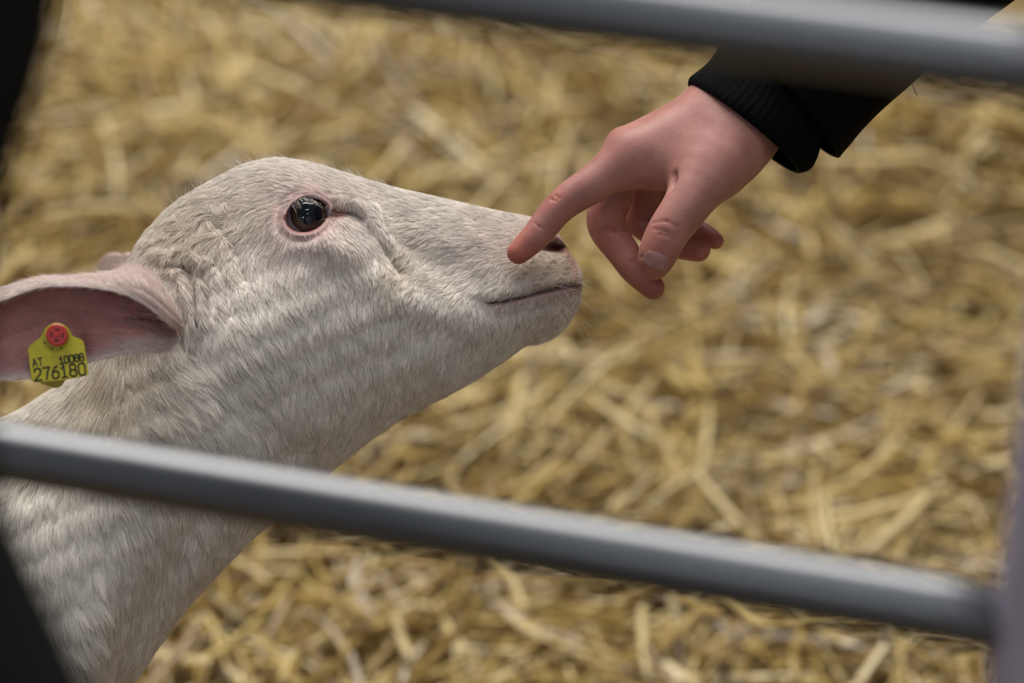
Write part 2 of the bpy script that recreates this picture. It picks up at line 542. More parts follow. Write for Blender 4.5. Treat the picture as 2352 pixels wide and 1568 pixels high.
nK = len(K)
q = np.concatenate([np.linspace(0, 4, 64, endpoint=False), np.linspace(4, 25, 560, endpoint=False), np.linspace(25, nK - 1, 70)])
SEC = catmull(arr, q, knots=np.arange(nK))
SEC[:, 4:9] = np.maximum(SEC[:, 4:9], 0.3)
NR = len(SEC)
NPH = 230                                            # points on each half ring
vv = np.linspace(0, 1, NPH)
vv = 0.55 * vv + 0.45 * (0.5 - 0.5 * np.cos(math.pi * vv))
vv = 0.5 - 0.5 * np.cos(math.pi * (0.35 * np.linspace(0, 1, NPH) + 0.65 * vv)) if False else vv
phi = np.arccos(1 - 2 * vv)
def half_width(SEC, v):
    wt = SEC[:, 4:9]
    x = v * 4
    k = np.clip(x.astype(int), 0, 3)
    u = x - k
    u = u * u * (3 - 2 * u) * 0.5 + u * 0.5
    return wt[:, k] * (1 - u) + wt[:, k + 1] * u
Wd = half_width(SEC, vv) / 1000.0
prof = np.sqrt(np.clip(1 - (2 * vv - 1)**2, 0, 1))
prof = prof**0.86
PX = SEC[:, 0:1] + (SEC[:, 2:3] - SEC[:, 0:1]) * vv
PY = SEC[:, 1:2] + (SEC[:, 3:4] - SEC[:, 1:2]) * vv
OFFb = Wd * prof

EYE = (706, 494)
def eye_r(x, y, cx=704, cy=495, a=49, b_=38, ang=-24):
    an = math.radians(ang)
    u = (x - cx) * math.cos(an) + (y - cy) * math.sin(an)
    v = -(x - cx) * math.sin(an) + (y - cy) * math.cos(an)
    return np.hypot(u / a, v / b_)
def relief(x, y):
    """surface modelling of the side of head and neck, in millimetres towards the side"""
    r = np.zeros_like(x)
    # brow and orbit
    r += 6.5 * blob(x, y, 690, 425, 70, 26, 12)
    r += 4.5 * blob(x, y, 640, 520, 45, 55, 0)
    r += 5.0 * blob(x, y, 745, 555, 60, 26, 18)
    r -= 4.0 * blob(x, y, 560, 560, 40, 70, -20)             # temple hollow behind the eye
    # fold running from the front corner of the eye down the face
    d = seg_dist(x, y, [(762, 492), (800, 490), (838, 520), (878, 572), (915, 625)])
    r -= 4.2 * np.exp(-(d / 13)**2)
    d = seg_dist(x, y, [(800, 440), (845, 475), (880, 530), (920, 585)])
    r += 2.6 * np.exp(-(d / 17)**2)
    d = seg_dist(x, y, [(748, 474), (775, 482), (805, 488), (832, 502)])
    r -= 3.6 * np.exp(-(d / 8)**2)
    r += 3.0 * blob(x, y, 792, 455, 36, 13, 18)
    r += 4.2 * np.exp(-(seg_dist(x, y, [(657, 492), (668, 464), (698, 445), (730, 447), (754, 470)]) / 8.0)**2) * (eye_r(x, y) > 0.9)
    # cheek bone ridge, hollow before it, chewing muscle
    d = seg_dist(x, y, [(760, 560), (860, 640), (960, 700), (1060, 730)])
    r += 3.2 * np.exp(-(d / 42)**2)
    r -= 5.0 * blob(x, y, 960, 590, 80, 34, 28)
    r -= 3.0 * blob(x, y, 1060, 640, 70, 40, 15)
    r += 5.5 * blob(x, y, 650, 760, 110, 120, 0)
    d = seg_dist(x, y, [(560, 640), (610, 740), (650, 860), (720, 930), (860, 940)])
    r += 0.0 * d
    # groove between jaw and neck
    d = seg_dist(x, y, [(440, 790), (480, 850), (560, 940), (650, 1010), (740, 1060)])
    r -= 5.5 * np.exp(-(d / 50)**2)
    d = seg_dist(x, y, [(620, 1000), (760, 960), (900, 900), (1010, 850)])
    r += 2.5 * np.exp(-(d / 60)**2)
    # windpipe edge and muscle ridges of the neck
    d = seg_dist(x, y, [(480, 1080), (430, 1230), (350, 1380), (270, 1560)])
    r -= 6 * np.exp(-(d / 38)**2)
    d = seg_dist(x, y, [(380, 1000), (300, 1180), (230, 1350), (160, 1560)])
    r += 4 * np.exp(-(d / 60)**2)
    # folds of skin behind the ear base
    for pts, a, s in (([(445, 560), (470, 640), (478, 720)], -2.2, 9), ([(415, 590), (445, 660), (452, 740)], -3.2, 8),
                      ([(430, 580), (458, 650), (466, 740)], 2.0, 8), ([(385, 600), (420, 660), (438, 730), (436, 790)], 3.2, 10),
                      ([(372, 585), (430, 585), (465, 600)], 2.6, 12), ([(375, 610), (430, 612), (462, 640)], -2.6, 8),
                      ([(500, 520), (540, 570), (560, 640)], -1.6, 12), ([(500, 600), (520, 660), (530, 720)], -1.6, 10),
                      ([(360, 680), (400, 740), (425, 800)], -2.6, 9)):
        r += 1.7 * a * np.exp(-(seg_dist(x, y, pts) / s)**2)
    # ear base swelling
    r += 9 * blob(x, y, 370, 690, 60, 90, -10)
    # mouth line, lips, corner
    d = seg_dist(x, y, [(1122, 692), (1160, 690), (1200, 680), (1250, 667), (1300, 658), (1337, 654)])
    r -= 3.4 * np.exp(-(d / 5.5)**2)
    r += 1.7 * np.exp(-(seg_dist(x, y + 15, [(1130, 690), (1200, 678), (1260, 664), (1320, 655)]) / 12)**2)
    r += 2.0 * np.exp(-(seg_dist(x, y - 14, [(1140, 694), (1200, 682), (1260, 668), (1310, 657)]) / 11)**2)
    r -= 1.6 * blob(x, y, 1118, 700, 22, 18)
    r += 2.0 * blob(x, y, 1150, 745, 60, 30, -10)
    # upper lip bulge and nose wing
    r += 3.0 * blob(x, y, 1235, 622, 60, 26, 5)
    d = seg_dist(x, y, [(1232, 560), (1250, 546), (1278, 540), (1300, 560), (1306, 582)])
    r += 2.6 * np.exp(-(d / 8)**2)
    # nostril
    r -= 14 * blob(x, y, 1275, 566, 23, 8.5, 8)
    r -= 4 * np.exp(-(seg_dist(x, y, [(1225, 572), (1250, 575), (1290, 579)]) / 4)**2)
    # eyelids and socket
    e = eye_r(x, y)
    r += 1.6 * np.exp(-((e - 1.14) / 0.12)**2)
    r -= 1.0 * np.exp(-((e - 1.45) / 0.14)**2)
    r -= 15.0 * (1 - sstep(0.90, 1.04, e))
    r -= 3.2 * blob(x, y, 757, 493, 13, 6, -5)
    # fine unevenness of the coat
    r += 0.45 * np.sin(x / 17.0 + y / 29.0) * np.sin(y / 19.0 - x / 41.0) * sstep(1300, 1000, x)
    return r
edge = sstep(0.0, 0.35, prof)                        # relief fades to the silhouette
REL = relief(PX, PY) / 1000.0 * edge
OC = SEC[:, 9:10] / 1000.0
front = W(PX, PY, OC + OFFb + REL)
back = W(PX[:, ::-1][:, 1:-1], PY[:, ::-1][:, 1:-1], OC - (OFFb + REL)[:, ::-1][:, 1:-1])
ring = np.concatenate([front, back], 1)
NCOL = ring.shape[1]
VB = ring.reshape(-1, 3)
FB = grid_faces(NR, NCOL, flip=False)
px_all = np.concatenate([PX, PX[:, ::-1][:, 1:-1]], 1)
py_all = np.concatenate([PY, PY[:, ::-1][:, 1:-1]], 1)

CREAM = np.array([0.58, 0.49, 0.43])
PINK = np.array([0.56, 0.335, 0.305])
DPINK = np.array([0.34, 0.10, 0.085])
TAN = np.array([0.46, 0.355, 0.235])
def mixc(c, col, w):
    return c * (1 - w[..., None]) + col * w[..., None]
SPECK = [(1185 + (k * 37) % 140, 600 + (k % 5) * 13 + (k * 7) % 6) for k in range(42)]
def hide_color(x, y):
    c = np.broadcast_to(CREAM, x.shape + (3,)).copy()
    # rosy skin shows through on the face
    c = mixc(c, PINK, 0.38 * blob(x, y, 700, 500, 130, 110) + 0.25 * blob(x, y, 1120, 560, 90, 70))
    c = mixc(c, PINK, 0.35 * blob(x, y, 380, 670, 90, 90))
    # fawn wash of the poll, nape and muzzle
    c = mixc(c, TAN, 0.40 * blob(x, y, 430, 530, 110, 75, -30) + 0.0)
    c = mixc(c, TAN, 0.45 * blob(x, y, 250, 900, 90, 110))
    c = mixc(c, TAN, 0.75 * blob(x, y, 1275, 615, 75, 38, 15))
    c = mixc(c, TAN, 0.30 * blob(x, y, 915, 620, 40, 50, 20))
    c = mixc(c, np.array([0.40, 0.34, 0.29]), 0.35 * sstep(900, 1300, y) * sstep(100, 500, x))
    # lids
    e = eye_r(x, y)
    c = mixc(c, np.array([0.34, 0.17, 0.16]), 0.85 * np.exp(-((e - 1.04) / 0.10)**2))
    c = mixc(c, PINK * 0.85, 0.6 * np.exp(-((e - 1.35) / 0.30)**2))
    c = mixc(c, DPINK, 0.95 * (e < 1.0).astype(float))
    c = mixc(c, DPINK * 1.15, 0.8 * np.exp(-(seg_dist(x, y, [(750, 480), (775, 490), (805, 488)]) / 11)**2))
    # nose and lips
    c = mixc(c, np.array([0.48, 0.25, 0.21]), 0.8 * np.exp(-(seg_dist(x, y, [(1240, 556), (1275, 548), (1303, 572), (1325, 610), (1336, 645)]) / 14)**2))
    c = mixc(c, np.array([0.13, 0.045, 0.035]), np.clip(1.1 * blob(x, y, 1280, 570, 24, 10, 8), 0, 1))
    c = mixc(c, np.array([0.40, 0.24, 0.22]), 0.75 * np.exp(-(seg_dist(x, y, [(1135, 700), (1200, 690), (1260, 676), (1325, 665)]) / 15)**2))
    c = mixc(c, np.array([0.14, 0.075, 0.07]), 0.92 * np.exp(-(seg_dist(x, y, [(1120, 692), (1160, 691), (1200, 680), (1250, 667), (1300, 658), (1337, 654)]) / 6.5)**2))
    for k in range(len(SPECK)):
        c = mixc(c, np.array([0.12, 0.07, 0.05]), 0.75 * blob(x, y, SPECK[k][0], SPECK[k][1], 2.6, 1.8))
    return c
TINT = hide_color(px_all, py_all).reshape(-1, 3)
parts_V, parts_F, parts_C, parts_M = [VB], [FB], [TINT], [np.zeros(len(FB), int)]
cap0 = None

# ears: cupped leaves lofted from the head; each section is a C open towards the side
def loft_ear(sections, thick, n_len=130, n_arc=110):
    S = np.array(sections, float)                     # (sections, points, 3)
    ns, npnt, _ = S.shape
    A = catmull(S.reshape(ns, -1), n_len).reshape(n_len, npnt, 3)
    out = np.stack([catmull(A[i], n_arc) for i in range(n_len)])
    ar = np.linspace(0, 1, n_arc)[None]
    if out[..., 2].mean() > 0:                         # skin folds gathered at the root of the near ear
        rid = np.sin(ar * 75 + 1.0) + 0.5 * np.sin(ar * 43)
        out[..., 2] += 1.7 * rid * sstep(0.34, 0.24, ar) * sstep(0.01, 0.05, ar) * sstep(270, 370, out[..., 0])
    P = W(out[..., 0], out[..., 1], out[..., 2] / 1000.0)
    du = np.gradient(P, axis=0); dv = np.gradient(P, axis=1)
    nn = np.cross(du, dv)
    nn /= np.linalg.norm(nn, axis=2, keepdims=True) + 1e-12
    tv = np.sin(np.linspace(0, math.pi, n_arc))**0.5 * thick
    tl = np.minimum(1, np.linspace(6, 0.02, n_len))
    off = nn * (tv[None, :] * tl[:, None])[..., None] * 0.5
    return P + off, P - off, out
def add_ear(sections, thick, flip):
    A, B, out = loft_ear(sections, thick)
    n, m = A.shape[:2]
    loop = np.concatenate([A, B[:, ::-1]], 1)         # closed band around the leaf
    V = loop.reshape(-1, 3)
    F = grid_faces(n, 2 * m, flip=flip)
    return V, F, A, B, out
EAR = [
 # rim (edge of the fold facing the viewer), roll, top contour, back, hollow, lower wall, lower edge
 [(419, 764, 80), (416, 742, 80), (398, 708, 70), (396, 735, 70), (404, 758, 74), (410, 772, 77), (416, 780, 79)],
 [(394, 750, 94), (384, 706, 90), (356, 642, 66), (354, 705, 74), (366, 748, 78), (378, 775, 84), (390, 802, 86)],
 [(338, 706, 100), (328, 660, 94), (312, 614, 70), (322, 680, 76), (330, 742, 80), (342, 778, 88), (352, 810, 92)],
 [(280, 676, 102), (270, 650, 96), (262, 629, 76), (264, 690, 80), (272, 742, 82), (280, 785, 92), (290, 814, 96)],
 [(190, 660, 104), (182, 650, 99), (176, 641, 86), (180, 700, 82), (190, 755, 82), (198, 806, 90), (206, 832, 97)],
 [(95, 662, 104), (90, 654, 100), (85, 646, 90), (80, 710, 84), (78, 780, 84), (84, 836, 92), (90, 868, 98)],
 [(-5, 696, 104), (-8, 688, 101), (-12, 677, 94), (-20, 735, 86), (-30, 795, 84), (-30, 842, 90), (-30, 870, 97)],
 [(-110, 730, 104), (-112, 726, 102), (-115, 720, 96), (-125, 758, 90), (-130, 800, 88), (-128, 830, 91), (-125, 848, 95)],
 [(-190, 776, 102), (-191, 774, 101), (-193, 772, 98), (-200, 782, 94), (-202, 794, 93), (-200, 804, 94), (-198, 812, 96)],
]
Ve, Fe, EA, EB, eout = add_ear(EAR, 0.0034, False)
x, y = eout[..., 0], eout[..., 1]
arc = np.linspace(0, 1, eout.shape[1])[None, :] * np.ones((eout.shape[0], 1))
inner = sstep(0.02, 0.10, arc) * sstep(1.0, 0.90, arc)
c_out = np.broadcast_to(CREAM * [1.0, 0.95, 0.93], x.shape + (3,)).copy()
c_out = mixc(c_out, PINK, 0.35 * np.ones_like(x))
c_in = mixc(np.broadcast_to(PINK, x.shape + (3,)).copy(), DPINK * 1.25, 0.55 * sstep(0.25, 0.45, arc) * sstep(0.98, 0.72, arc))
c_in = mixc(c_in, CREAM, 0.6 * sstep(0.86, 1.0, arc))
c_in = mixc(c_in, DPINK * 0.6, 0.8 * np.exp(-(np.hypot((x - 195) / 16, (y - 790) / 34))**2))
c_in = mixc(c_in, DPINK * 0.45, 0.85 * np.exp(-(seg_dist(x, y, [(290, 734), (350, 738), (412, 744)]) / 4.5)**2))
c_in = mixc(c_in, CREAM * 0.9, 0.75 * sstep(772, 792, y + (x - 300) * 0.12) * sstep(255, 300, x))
# the leaf side whose normals face the viewer is the inside
dA = np.linalg.norm(EA - ORG, axis=2).mean(); dB = np.linalg.norm(EB - ORG, axis=2).mean()
cA, cB = (c_in, c_out) if dA < dB else (c_out, c_in)
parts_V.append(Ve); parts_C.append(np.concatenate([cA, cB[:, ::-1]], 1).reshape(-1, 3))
parts_F.append(Fe); parts_M.append(np.zeros(len(Fe), int))
# far ear, only its rim shows over the nape; it hangs out on the other side of the head
EAR2 = [
 [(380, 640, -40), (370, 612, -44), (352, 602, -50), (345, 640, -50), (352, 690, -52), (366, 710, -48), (380, 715, -44)],
 [(330, 640, -52), (318, 600, -60), (305, 592, -66), (300, 640, -64), (305, 700, -62), (318, 730, -58), (330, 740, -54)],
 [(290, 640, -70), (279, 600, -78), (270, 590, -84), (266, 640, -82), (268, 700, -80), (276, 735, -76), (286, 745, -72)],
 [(272, 640, -92), (262, 600, -100), (255, 591, -106), (250, 640, -106), (254, 700, -102), (260, 730, -98), (266, 740, -94)],
 [(257, 650, -118), (248, 606, -124), (242, 597, -130), (239, 645, -130), (241, 695, -126), (248, 720, -122), (254, 728, -118)],
 [(243, 655, -138), (236, 616, -142), (232, 608, -146), (230, 650, -146), (232, 680, -144), (236, 695, -142), (240, 700, -138)],
 [(232, 655, -154), (229, 638, -155), (228, 634, -156), (227, 655, -156), (228, 662, -156), (229, 666, -155), (230, 668, -154)],
]
Vf, Ff, FA, FBk, fo = add_ear(EAR2, 0.005, False)
parts_V.append(Vf); parts_F.append(Ff); parts_M.append(np.zeros(len(Ff), int))
parts_C.append(np.broadcast_to(mixc(CREAM[None], PINK, np.array([0.35])), (len(Vf), 3)))
# legs (outside the frame, they carry the trunk on the straw)
def body_axis(t):                                      # point under the trunk at section knot t
    s = catmull(arr, np.array([t]), knots=np.arange(nK))[0]
    return W(s[0] * 0.45 + s[2] * 0.55, s[1] * 0.45 + s[3] * 0.55, s[9] / 1000.0)
for t, fwd, hind in ((25.6, 0.0, False), (28.8, 0.0, True)):
    p0 = body_axis(t)
    for sgn in (-1, 1):
        q0 = p0 + np.array([0.02 * sgn, 0.055 * sgn, 0.0])
        if hind:
            jt = [q0, [q0[0] + 0.03, q0[1], 0.30], [q0[0] - 0.055, q0[1], 0.19], [q0[0] - 0.03, q0[1], 0.07], [q0[0] - 0.015, q0[1], 0.02]]
            rr = [0.085, 0.060, 0.026, 0.019, 0.022]
        else:
            jt = [q0, [q0[0] - 0.01, q0[1], 0.28], [q0[0] + 0.012, q0[1], 0.17], [q0[0] + 0.012, q0[1], 0.06], [q0[0] + 0.02, q0[1], 0.02]]
            rr = [0.075, 0.042, 0.025, 0.018, 0.022]
        JP = catmull(np.column_stack([np.array(jt), rr]), 40)
        V, F = tube(JP[:, :3], JP[:, 3], 20, caps=False)
        parts_V.append(V); parts_F.append(np.array([f for f in F])); parts_M.append(np.zeros(len(F), int))
        parts_C.append(np.broadcast_to(CREAM, (len(V), 3)))
        hv, hf = tube([[jt[-1][0] + 0.004, jt[-1][1], 0.030], [jt[-1][0] + 0.008, jt[-1][1], 0.012], [jt[-1][0] + 0.014, jt[-1][1], -0.02]], [0.021, 0.024, 0.028], 20, caps=False)
        parts_V.append(hv); parts_F.append(np.array(hf)); parts_M.append(np.ones(len(hf), int))
        parts_C.append(np.broadcast_to(np.array([0.1, 0.08, 0.05]), (len(hv), 3)))
o0 = 0
Fall = []
for V, F in zip(parts_V, parts_F):
    Fall.append(np.asarray(F) + o0); o0 += len(V)
SHEEP_ORG = np.array([-0.55, 1.32, 0.0])
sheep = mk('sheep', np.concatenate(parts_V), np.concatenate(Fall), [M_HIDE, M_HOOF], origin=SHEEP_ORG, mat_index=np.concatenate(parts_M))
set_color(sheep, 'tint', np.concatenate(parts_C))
tag(sheep, 'white sheep behind the gate stretching its head up to the finger', 'sheep')

# eyeballs
def eyeball(center, gaze, r):
    gaze = Vector(gaze).normalized()
    nu, nv = 64, 48
    th = np.linspace(0, math.pi, nv)
    V = []
    for t in th:
        # slight corneal bulge around the pole
        rr = r * (1 + 0.06 * math.exp(-(t / 0.55)**2))
        for k in range(nu):
            a = 2 * math.pi * k / nu
            V.append((rr * math.sin(t) * math.cos(a), rr * math.sin(t) * math.sin(a), rr * math.cos(t)))
    me_o = mk('eye', np.array(V), grid_faces(nv, nu, flip=True), M_EYE, sheep, origin=(0, 0, 0))
    me_o.location = Vector(center) - Vector(SHEEP_ORG)
    me_o.rotation_euler = gaze.to_track_quat('Z', 'Y').to_euler()
    return me_o
i_e = np.unravel_index(np.argmin((PX - EYE[0])**2 + (PY - EYE[1])**2), PX.shape)
off_e = (OFFb + OC)[i_e] + relief(np.array([706.0]), np.array([545.0]))[0] / 1000.0
EYE_R = 0.0155
off_c = OFFb[i_e] - EYE_R + 0.0032
ec = W(702, 506, off_c)
tocam = ORG - ec
eyeball(ec, tocam / np.linalg.norm(tocam) + R3[0] * 0.16 + R3[1] * 0.27, EYE_R)
ec2 = W(702, 506, -off_c)
eyeball(ec2, -tocam / np.linalg.norm(tocam) + R3[0] * 0.16 + R3[1] * 0.27, EYE_R)

# ---- coat of hair
def grid_normals(P):
    du = np.gradient(P, axis=0); dv = np.gradient(P, axis=1)
    n = np.cross(dv, du)
    return n / (np.linalg.norm(n, axis=2, keepdims=True) + 1e-12)
# control points of the lie of the coat: x, y, direction x, y (down), length mm
FLOW = np.array([
 (1330, 640, -0.5, 0.3, 2.0), (1290, 600, -0.8, 0.35, 2.0), (1240, 530, -1, -0.1, 2.5), (1230, 620, -0.7, 0.5, 2.6), (1180, 560, -1, 0.15, 3.2), (1150, 500, -1, -0.2, 3.5),
 (1200, 655, -0.35, 0.9, 3.4), (1140, 660, -0.5, 0.8, 4.5), (1280, 700, 0.0, 1, 3.5), (1200, 720, 0.15, 1, 4.5), (1120, 720, 0.35, 1, 6), (1240, 760, 0.0, 1, 5),
 (1050, 480, -1, -0.15, 4.5), (1060, 560, -0.95, 0.45, 5.0), (1060, 640, -0.8, 0.6, 6), (1020, 740, -0.2, 1, 7), (1120, 820, 0.05, 1, 7), (1000, 880, 0.08, 1, 9),
 (930, 455, -1, -0.15, 5), (930, 520, -0.95, 0.4, 5.5), (930, 600, -0.6, 0.75, 6), (900, 700, 0.0, 1, 8), (900, 820, 0.12, 1, 9),
 (840, 430, -1, -0.3, 5), (830, 480, 0.35, 0.55, 4.5), (870, 560, 0.4, 1, 5.5), (800, 540, 0.45, 1, 4.5), (780, 620, 0.2, 1, 6), (780, 760, 0.12, 1, 8.5),
 (740, 400, -1, -0.5, 6), (700, 430, -1, -0.2, 5), (650, 400, -1, -0.35, 6), (600, 440, -1, 0.1, 6), (580, 390, -1, 0.1, 7), (640, 480, -0.9, 0.5, 4.5), (620, 540, -0.3, 1, 5), (690, 560, 0.1, 1, 4.5),
 (560, 500, -0.7, 0.7, 7), (560, 600, 0.3, 1, 7), (640, 640, 0.3, 1, 7.5), (620, 760, 0.45, 1, 9), (700, 860, 0.2, 1, 10), (820, 960, 0.1, 1, 11),
 (500, 450, -0.9, 0.5, 10), (440, 490, -0.8, 0.8, 10), (470, 560, -0.1, 1, 9), (390, 530, -0.7, 0.9, 9), (340, 600, -0.6, 0.9, 7), (500, 660, 0.35, 1, 7.5), (420, 640, 0.35, 1, 5.5), (380, 700, 0.25, 1, 5),
 (330, 650, -0.7, 0.6, 4.5), (460, 760, 0.3, 1, 8), (540, 800, 0.6, 0.9, 10), (440, 860, 0.85, 0.6, 11), (540, 940, 0.75, 0.8, 12), (380, 930, 0.9, 0.8, 13),
 (660, 1020, 0.25, 1, 12), (480, 1040, 0.6, 1, 13), (300, 860, 0.6, 0.9, 12), (220, 880, -0.15, 1, 13), (120, 940, -0.3, 1, 13), (280, 1000, 0.4, 1, 14),
 (60, 1100, 0.0, 1, 14), (150, 1250, 0.35, 1, 15), (300, 1150, 0.35, 1, 14), (450, 1200, 0.2, 1, 12), (350, 1350, 0.45, 1, 13), (200, 1450, 0.55, 1, 15), (560, 1150, 0.15, 1, 11), (330, 1500, 0.3, 1, 12),
 (-200, 1300, -0.3, 1, 16), (-800, 1300, -0.6, 0.8, 18), (-2000, 1300, -0.7, 0.8, 18)], float)
def flow_at(x, y):
    d2 = (x[:, None] - FLOW[None, :, 0])**2 + (y[:, None] - FLOW[None, :, 1])**2
    w = 1.0 / (d2 + 300.0)**1.6
    w /= w.sum(1, keepdims=True)
    d = FLOW[:, 2:4] / np.linalg.norm(FLOW[:, 2:4], axis=1, keepdims=True)
    v = w @ d
    v /= np.linalg.norm(v, axis=1, keepdims=True) + 1e-9
    return v, w @ FLOW[:, 4]
def value_noise(P, scale, seed):
    """cheap smooth noise: sum of a few plane waves"""
    r_ = np.random.default_rng(seed)
    out = np.zeros(len(P))
    for k in range(7):
        kv = r_.normal(0, 1, 3) * scale
        out += np.sin(P @ kv + r_.uniform(0, 6.28))
    return out / 2.6
def fur_from_grid(P, nrm, X, Y, n, dens, lenfac=1.0, seed=1, guide_ratio=16):
    r_ = np.random.default_rng(seed)
    A = P[:-1, :-1]; B = P[1:, :-1]; Cc = P[:-1, 1:]
    area_ = np.linalg.norm(np.cross(B - A, Cc - A), axis=2)
    w = (area_ * dens(X[:-1, :-1], Y[:-1, :-1])).ravel()
    cdf = np.cumsum(w); cdf /= cdf[-1]
    idx = np.searchsorted(cdf, r_.uniform(size=n))
    i, j = np.unravel_index(np.minimum(idx, len(w) - 1), area_.shape)
    a, b_ = r_.uniform(size=n), r_.uniform(size=n)
    def bl(Q):
        a_ = a[:, None] if Q.ndim == 3 else a
        bb = b_[:, None] if Q.ndim == 3 else b_
        return (Q[i, j] * (1 - a_) * (1 - bb) + Q[i + 1, j] * a_ * (1 - bb) + Q[i, j + 1] * (1 - a_) * bb + Q[i + 1, j + 1] * a_ * bb)
    root, nn, x, y = bl(P), bl(nrm), bl(X), bl(Y)
    nn /= np.linalg.norm(nn, axis=1, keepdims=True)
    v = np.zeros((n, 2)); L = np.zeros(n)
    for s in range(0, n, 20000):
        v[s:s + 20000], L[s:s + 20000] = flow_at(x[s:s + 20000], y[s:s + 20000])
    # locks wander a little
    ang = 0.17 * value_noise(root, 190, seed + 5) + 0.09 * value_noise(root, 620, seed + 6) + r_.normal(0, 0.10, n)
    messy = blob(x, y, 440, 520, 110, 60, -30)
    ang = ang + messy * (1.1 * value_noise(root, 420, seed + 9))
    ca, sa = np.cos(ang), np.sin(ang)
    v = np.stack([v[:, 0] * ca - v[:, 1] * sa, v[:, 0] * sa + v[:, 1] * ca], -1)
    d = v[:, :1] * R3[0][None] - v[:, 1:] * R3[1][None]
    # lean the direction into the surface
    d = d - nn * (d * nn).sum(1, keepdims=True)
    d /= np.linalg.norm(d, axis=1, keepdims=True) + 1e-9
    L = L / 1000 * lenfac * r_.uniform(0.7, 1.15, n)
    lift = r_.uniform(0.22, 0.42, n) + 0.30 * messy
    t = np.linspace(0, 1, 5)
    H_ = nn[:, None] * (L * lift)[:, None, None] * (t - 0.62 * t**2)[None, :, None]
    C_ = root[:, None] + d[:, None] * (L[:, None] * t)[..., None] + H_
    # clump: pull the tips to the tip of the nearest guide hair
    ng = max(10, n // guide_ratio)
    kd = KDTree(ng)
    gi_ = r_.choice(n, ng, replace=False)
    for k, g_ in enumerate(gi_):
        kd.insert(root[g_], k)
    kd.balance()
    near = np.array([gi_[kd.find(p)[1]] for p in root])
    off = C_[near] - C_
    amt = 0.6 * t**1.5
    C_ = C_ + off * amt[None, :, None] * (L > 0.0028)[:, None, None]
    shade = 1.0 + 0.10 * value_noise(root[near], 900, seed + 11)
    return C_, x, y, shade, near
def add_curves(name, C_, rad_root, colors, mat, parent):
    n, k, _ = C_.shape
    hc = bpy.data.hair_curves.new(name)
    hc.add_curves([k] * n)
    hc.points.foreach_set('position', (C_ - ORIG[parent.name]).astype(np.float32).ravel())
    rad = (rad_root[:, None] * np.array([1, 0.95, 0.85, 0.6, 0.15])[None, :k]).astype(np.float32)
    a = hc.attributes.get('radius') or hc.attributes.new('radius', 'FLOAT', 'POINT')
    a.data.foreach_set('value', rad.ravel())
    c = hc.attributes.new('tint', 'FLOAT_COLOR', 'CURVE')
    cc = np.ones((n, 4), np.float32); cc[:, :3] = colors
    c.data.foreach_set('color', cc.ravel())
    hc.materials.append(mat)
    o = bpy.data.objects.new(name, hc)
    COL.objects.link(o)
    o.parent = parent
    ORIG[o.name] = ORIG[parent.name]
    return o
def dens_front(x, y):
    d = 1.0 + 0.5 * sstep(900, 1150, x)
    d = d * (eye_r(x, y) > 1.10)
    d = d * (1 - 0.75 * np.exp(-((eye_r(x, y) - 1.2) / 0.13)**2))
    d = d * (1 - 0.9 * np.clip(blob(x, y, 775, 490, 26, 9, -4) * 1.3, 0, 1))
    d = d * (1 - np.clip(1.3 * blob(x, y, 1275, 568, 30, 14, 8), 0, 1))
    d = d * (1 - 0.93 * np.exp(-(seg_dist(x, y, [(1125, 697), (1200, 684), (1260, 671), (1337, 658)]) / 13)**2))
    d = d * (0.38 + 0.62 * sstep(1270, 1170, x))
    d = d * np.where(x < -60, 0.10, 1.0)
    return np.clip(d, 0, None)
Nf = grid_normals(front)
if ((Nf[300, NPH // 2]) @ (ORG - front[300, NPH // 2])) < 0: Nf = -Nf
HA, hx, hy, hs, near = fur_from_grid(front, Nf, PX, PY, 320000, dens_front, seed=3, lenfac=1.15)
FURC = np.array([0.95, 0.90, 0.81])
def fur_color(x, y, shade):
    c = np.broadcast_to(FURC, x.shape + (3,)).copy()
    c = mixc(c, np.array([0.74, 0.58, 0.54]), 0.5 * blob(x, y, 700, 500, 120, 100) + 0.3 * blob(x, y, 380, 670, 100, 90) + 0.25 * blob(x, y, 1120, 560, 90, 70))
    c = mixc(c, np.array([0.72, 0.56, 0.53]), 0.7 * np.exp(-((eye_r(x, y) - 1.25) / 0.3)**2))
    c = mixc(c, np.array([0.62, 0.50, 0.35]), 0.50 * blob(x, y, 440, 530, 110, 70, -30) + 0.0)
    c = mixc(c, np.array([0.52, 0.41, 0.27]), 0.55 * blob(x, y, 260, 900, 80, 110))
    c = mixc(c, np.array([0.50, 0.38, 0.27]), 0.75 * blob(x, y, 1275, 615, 80, 42, 15))
    c = mixc(c, np.array([0.60, 0.45, 0.30]), 0.35 * blob(x, y, 915, 620, 36, 50, 20))
    return c * shade[:, None]
fr = np.interp(hx, [900, 1250], [1.0, 0.6])
fur = add_curves('hair_coat', HA, 0.000072 * fr * rng.uniform(0.7, 1.2, len(HA)), fur_color(hx, hy, hs), M_FUR, sheep)
# far side, thinner
bk = W(PX, PY, OC - (OFFb + REL))
Nb = grid_normals(bk)
if ((Nb[300, NPH // 2]) @ (ORG - bk[300, NPH // 2])) > 0: Nb = -Nb
HB, hx2, hy2, hs2, _ = fur_from_grid(bk, Nb, PX, PY, 60000, dens_front, seed=13)
fur2 = add_curves('hair_coat', HB, 0.00011 * rng.uniform(0.7, 1.2, len(HB)), fur_color(hx2, hy2, hs2), M_FUR, sheep)
fur['label'] = 'short off-white hair coat on the side facing the gate'
fur2['label'] = 'short off-white hair coat on the far side'

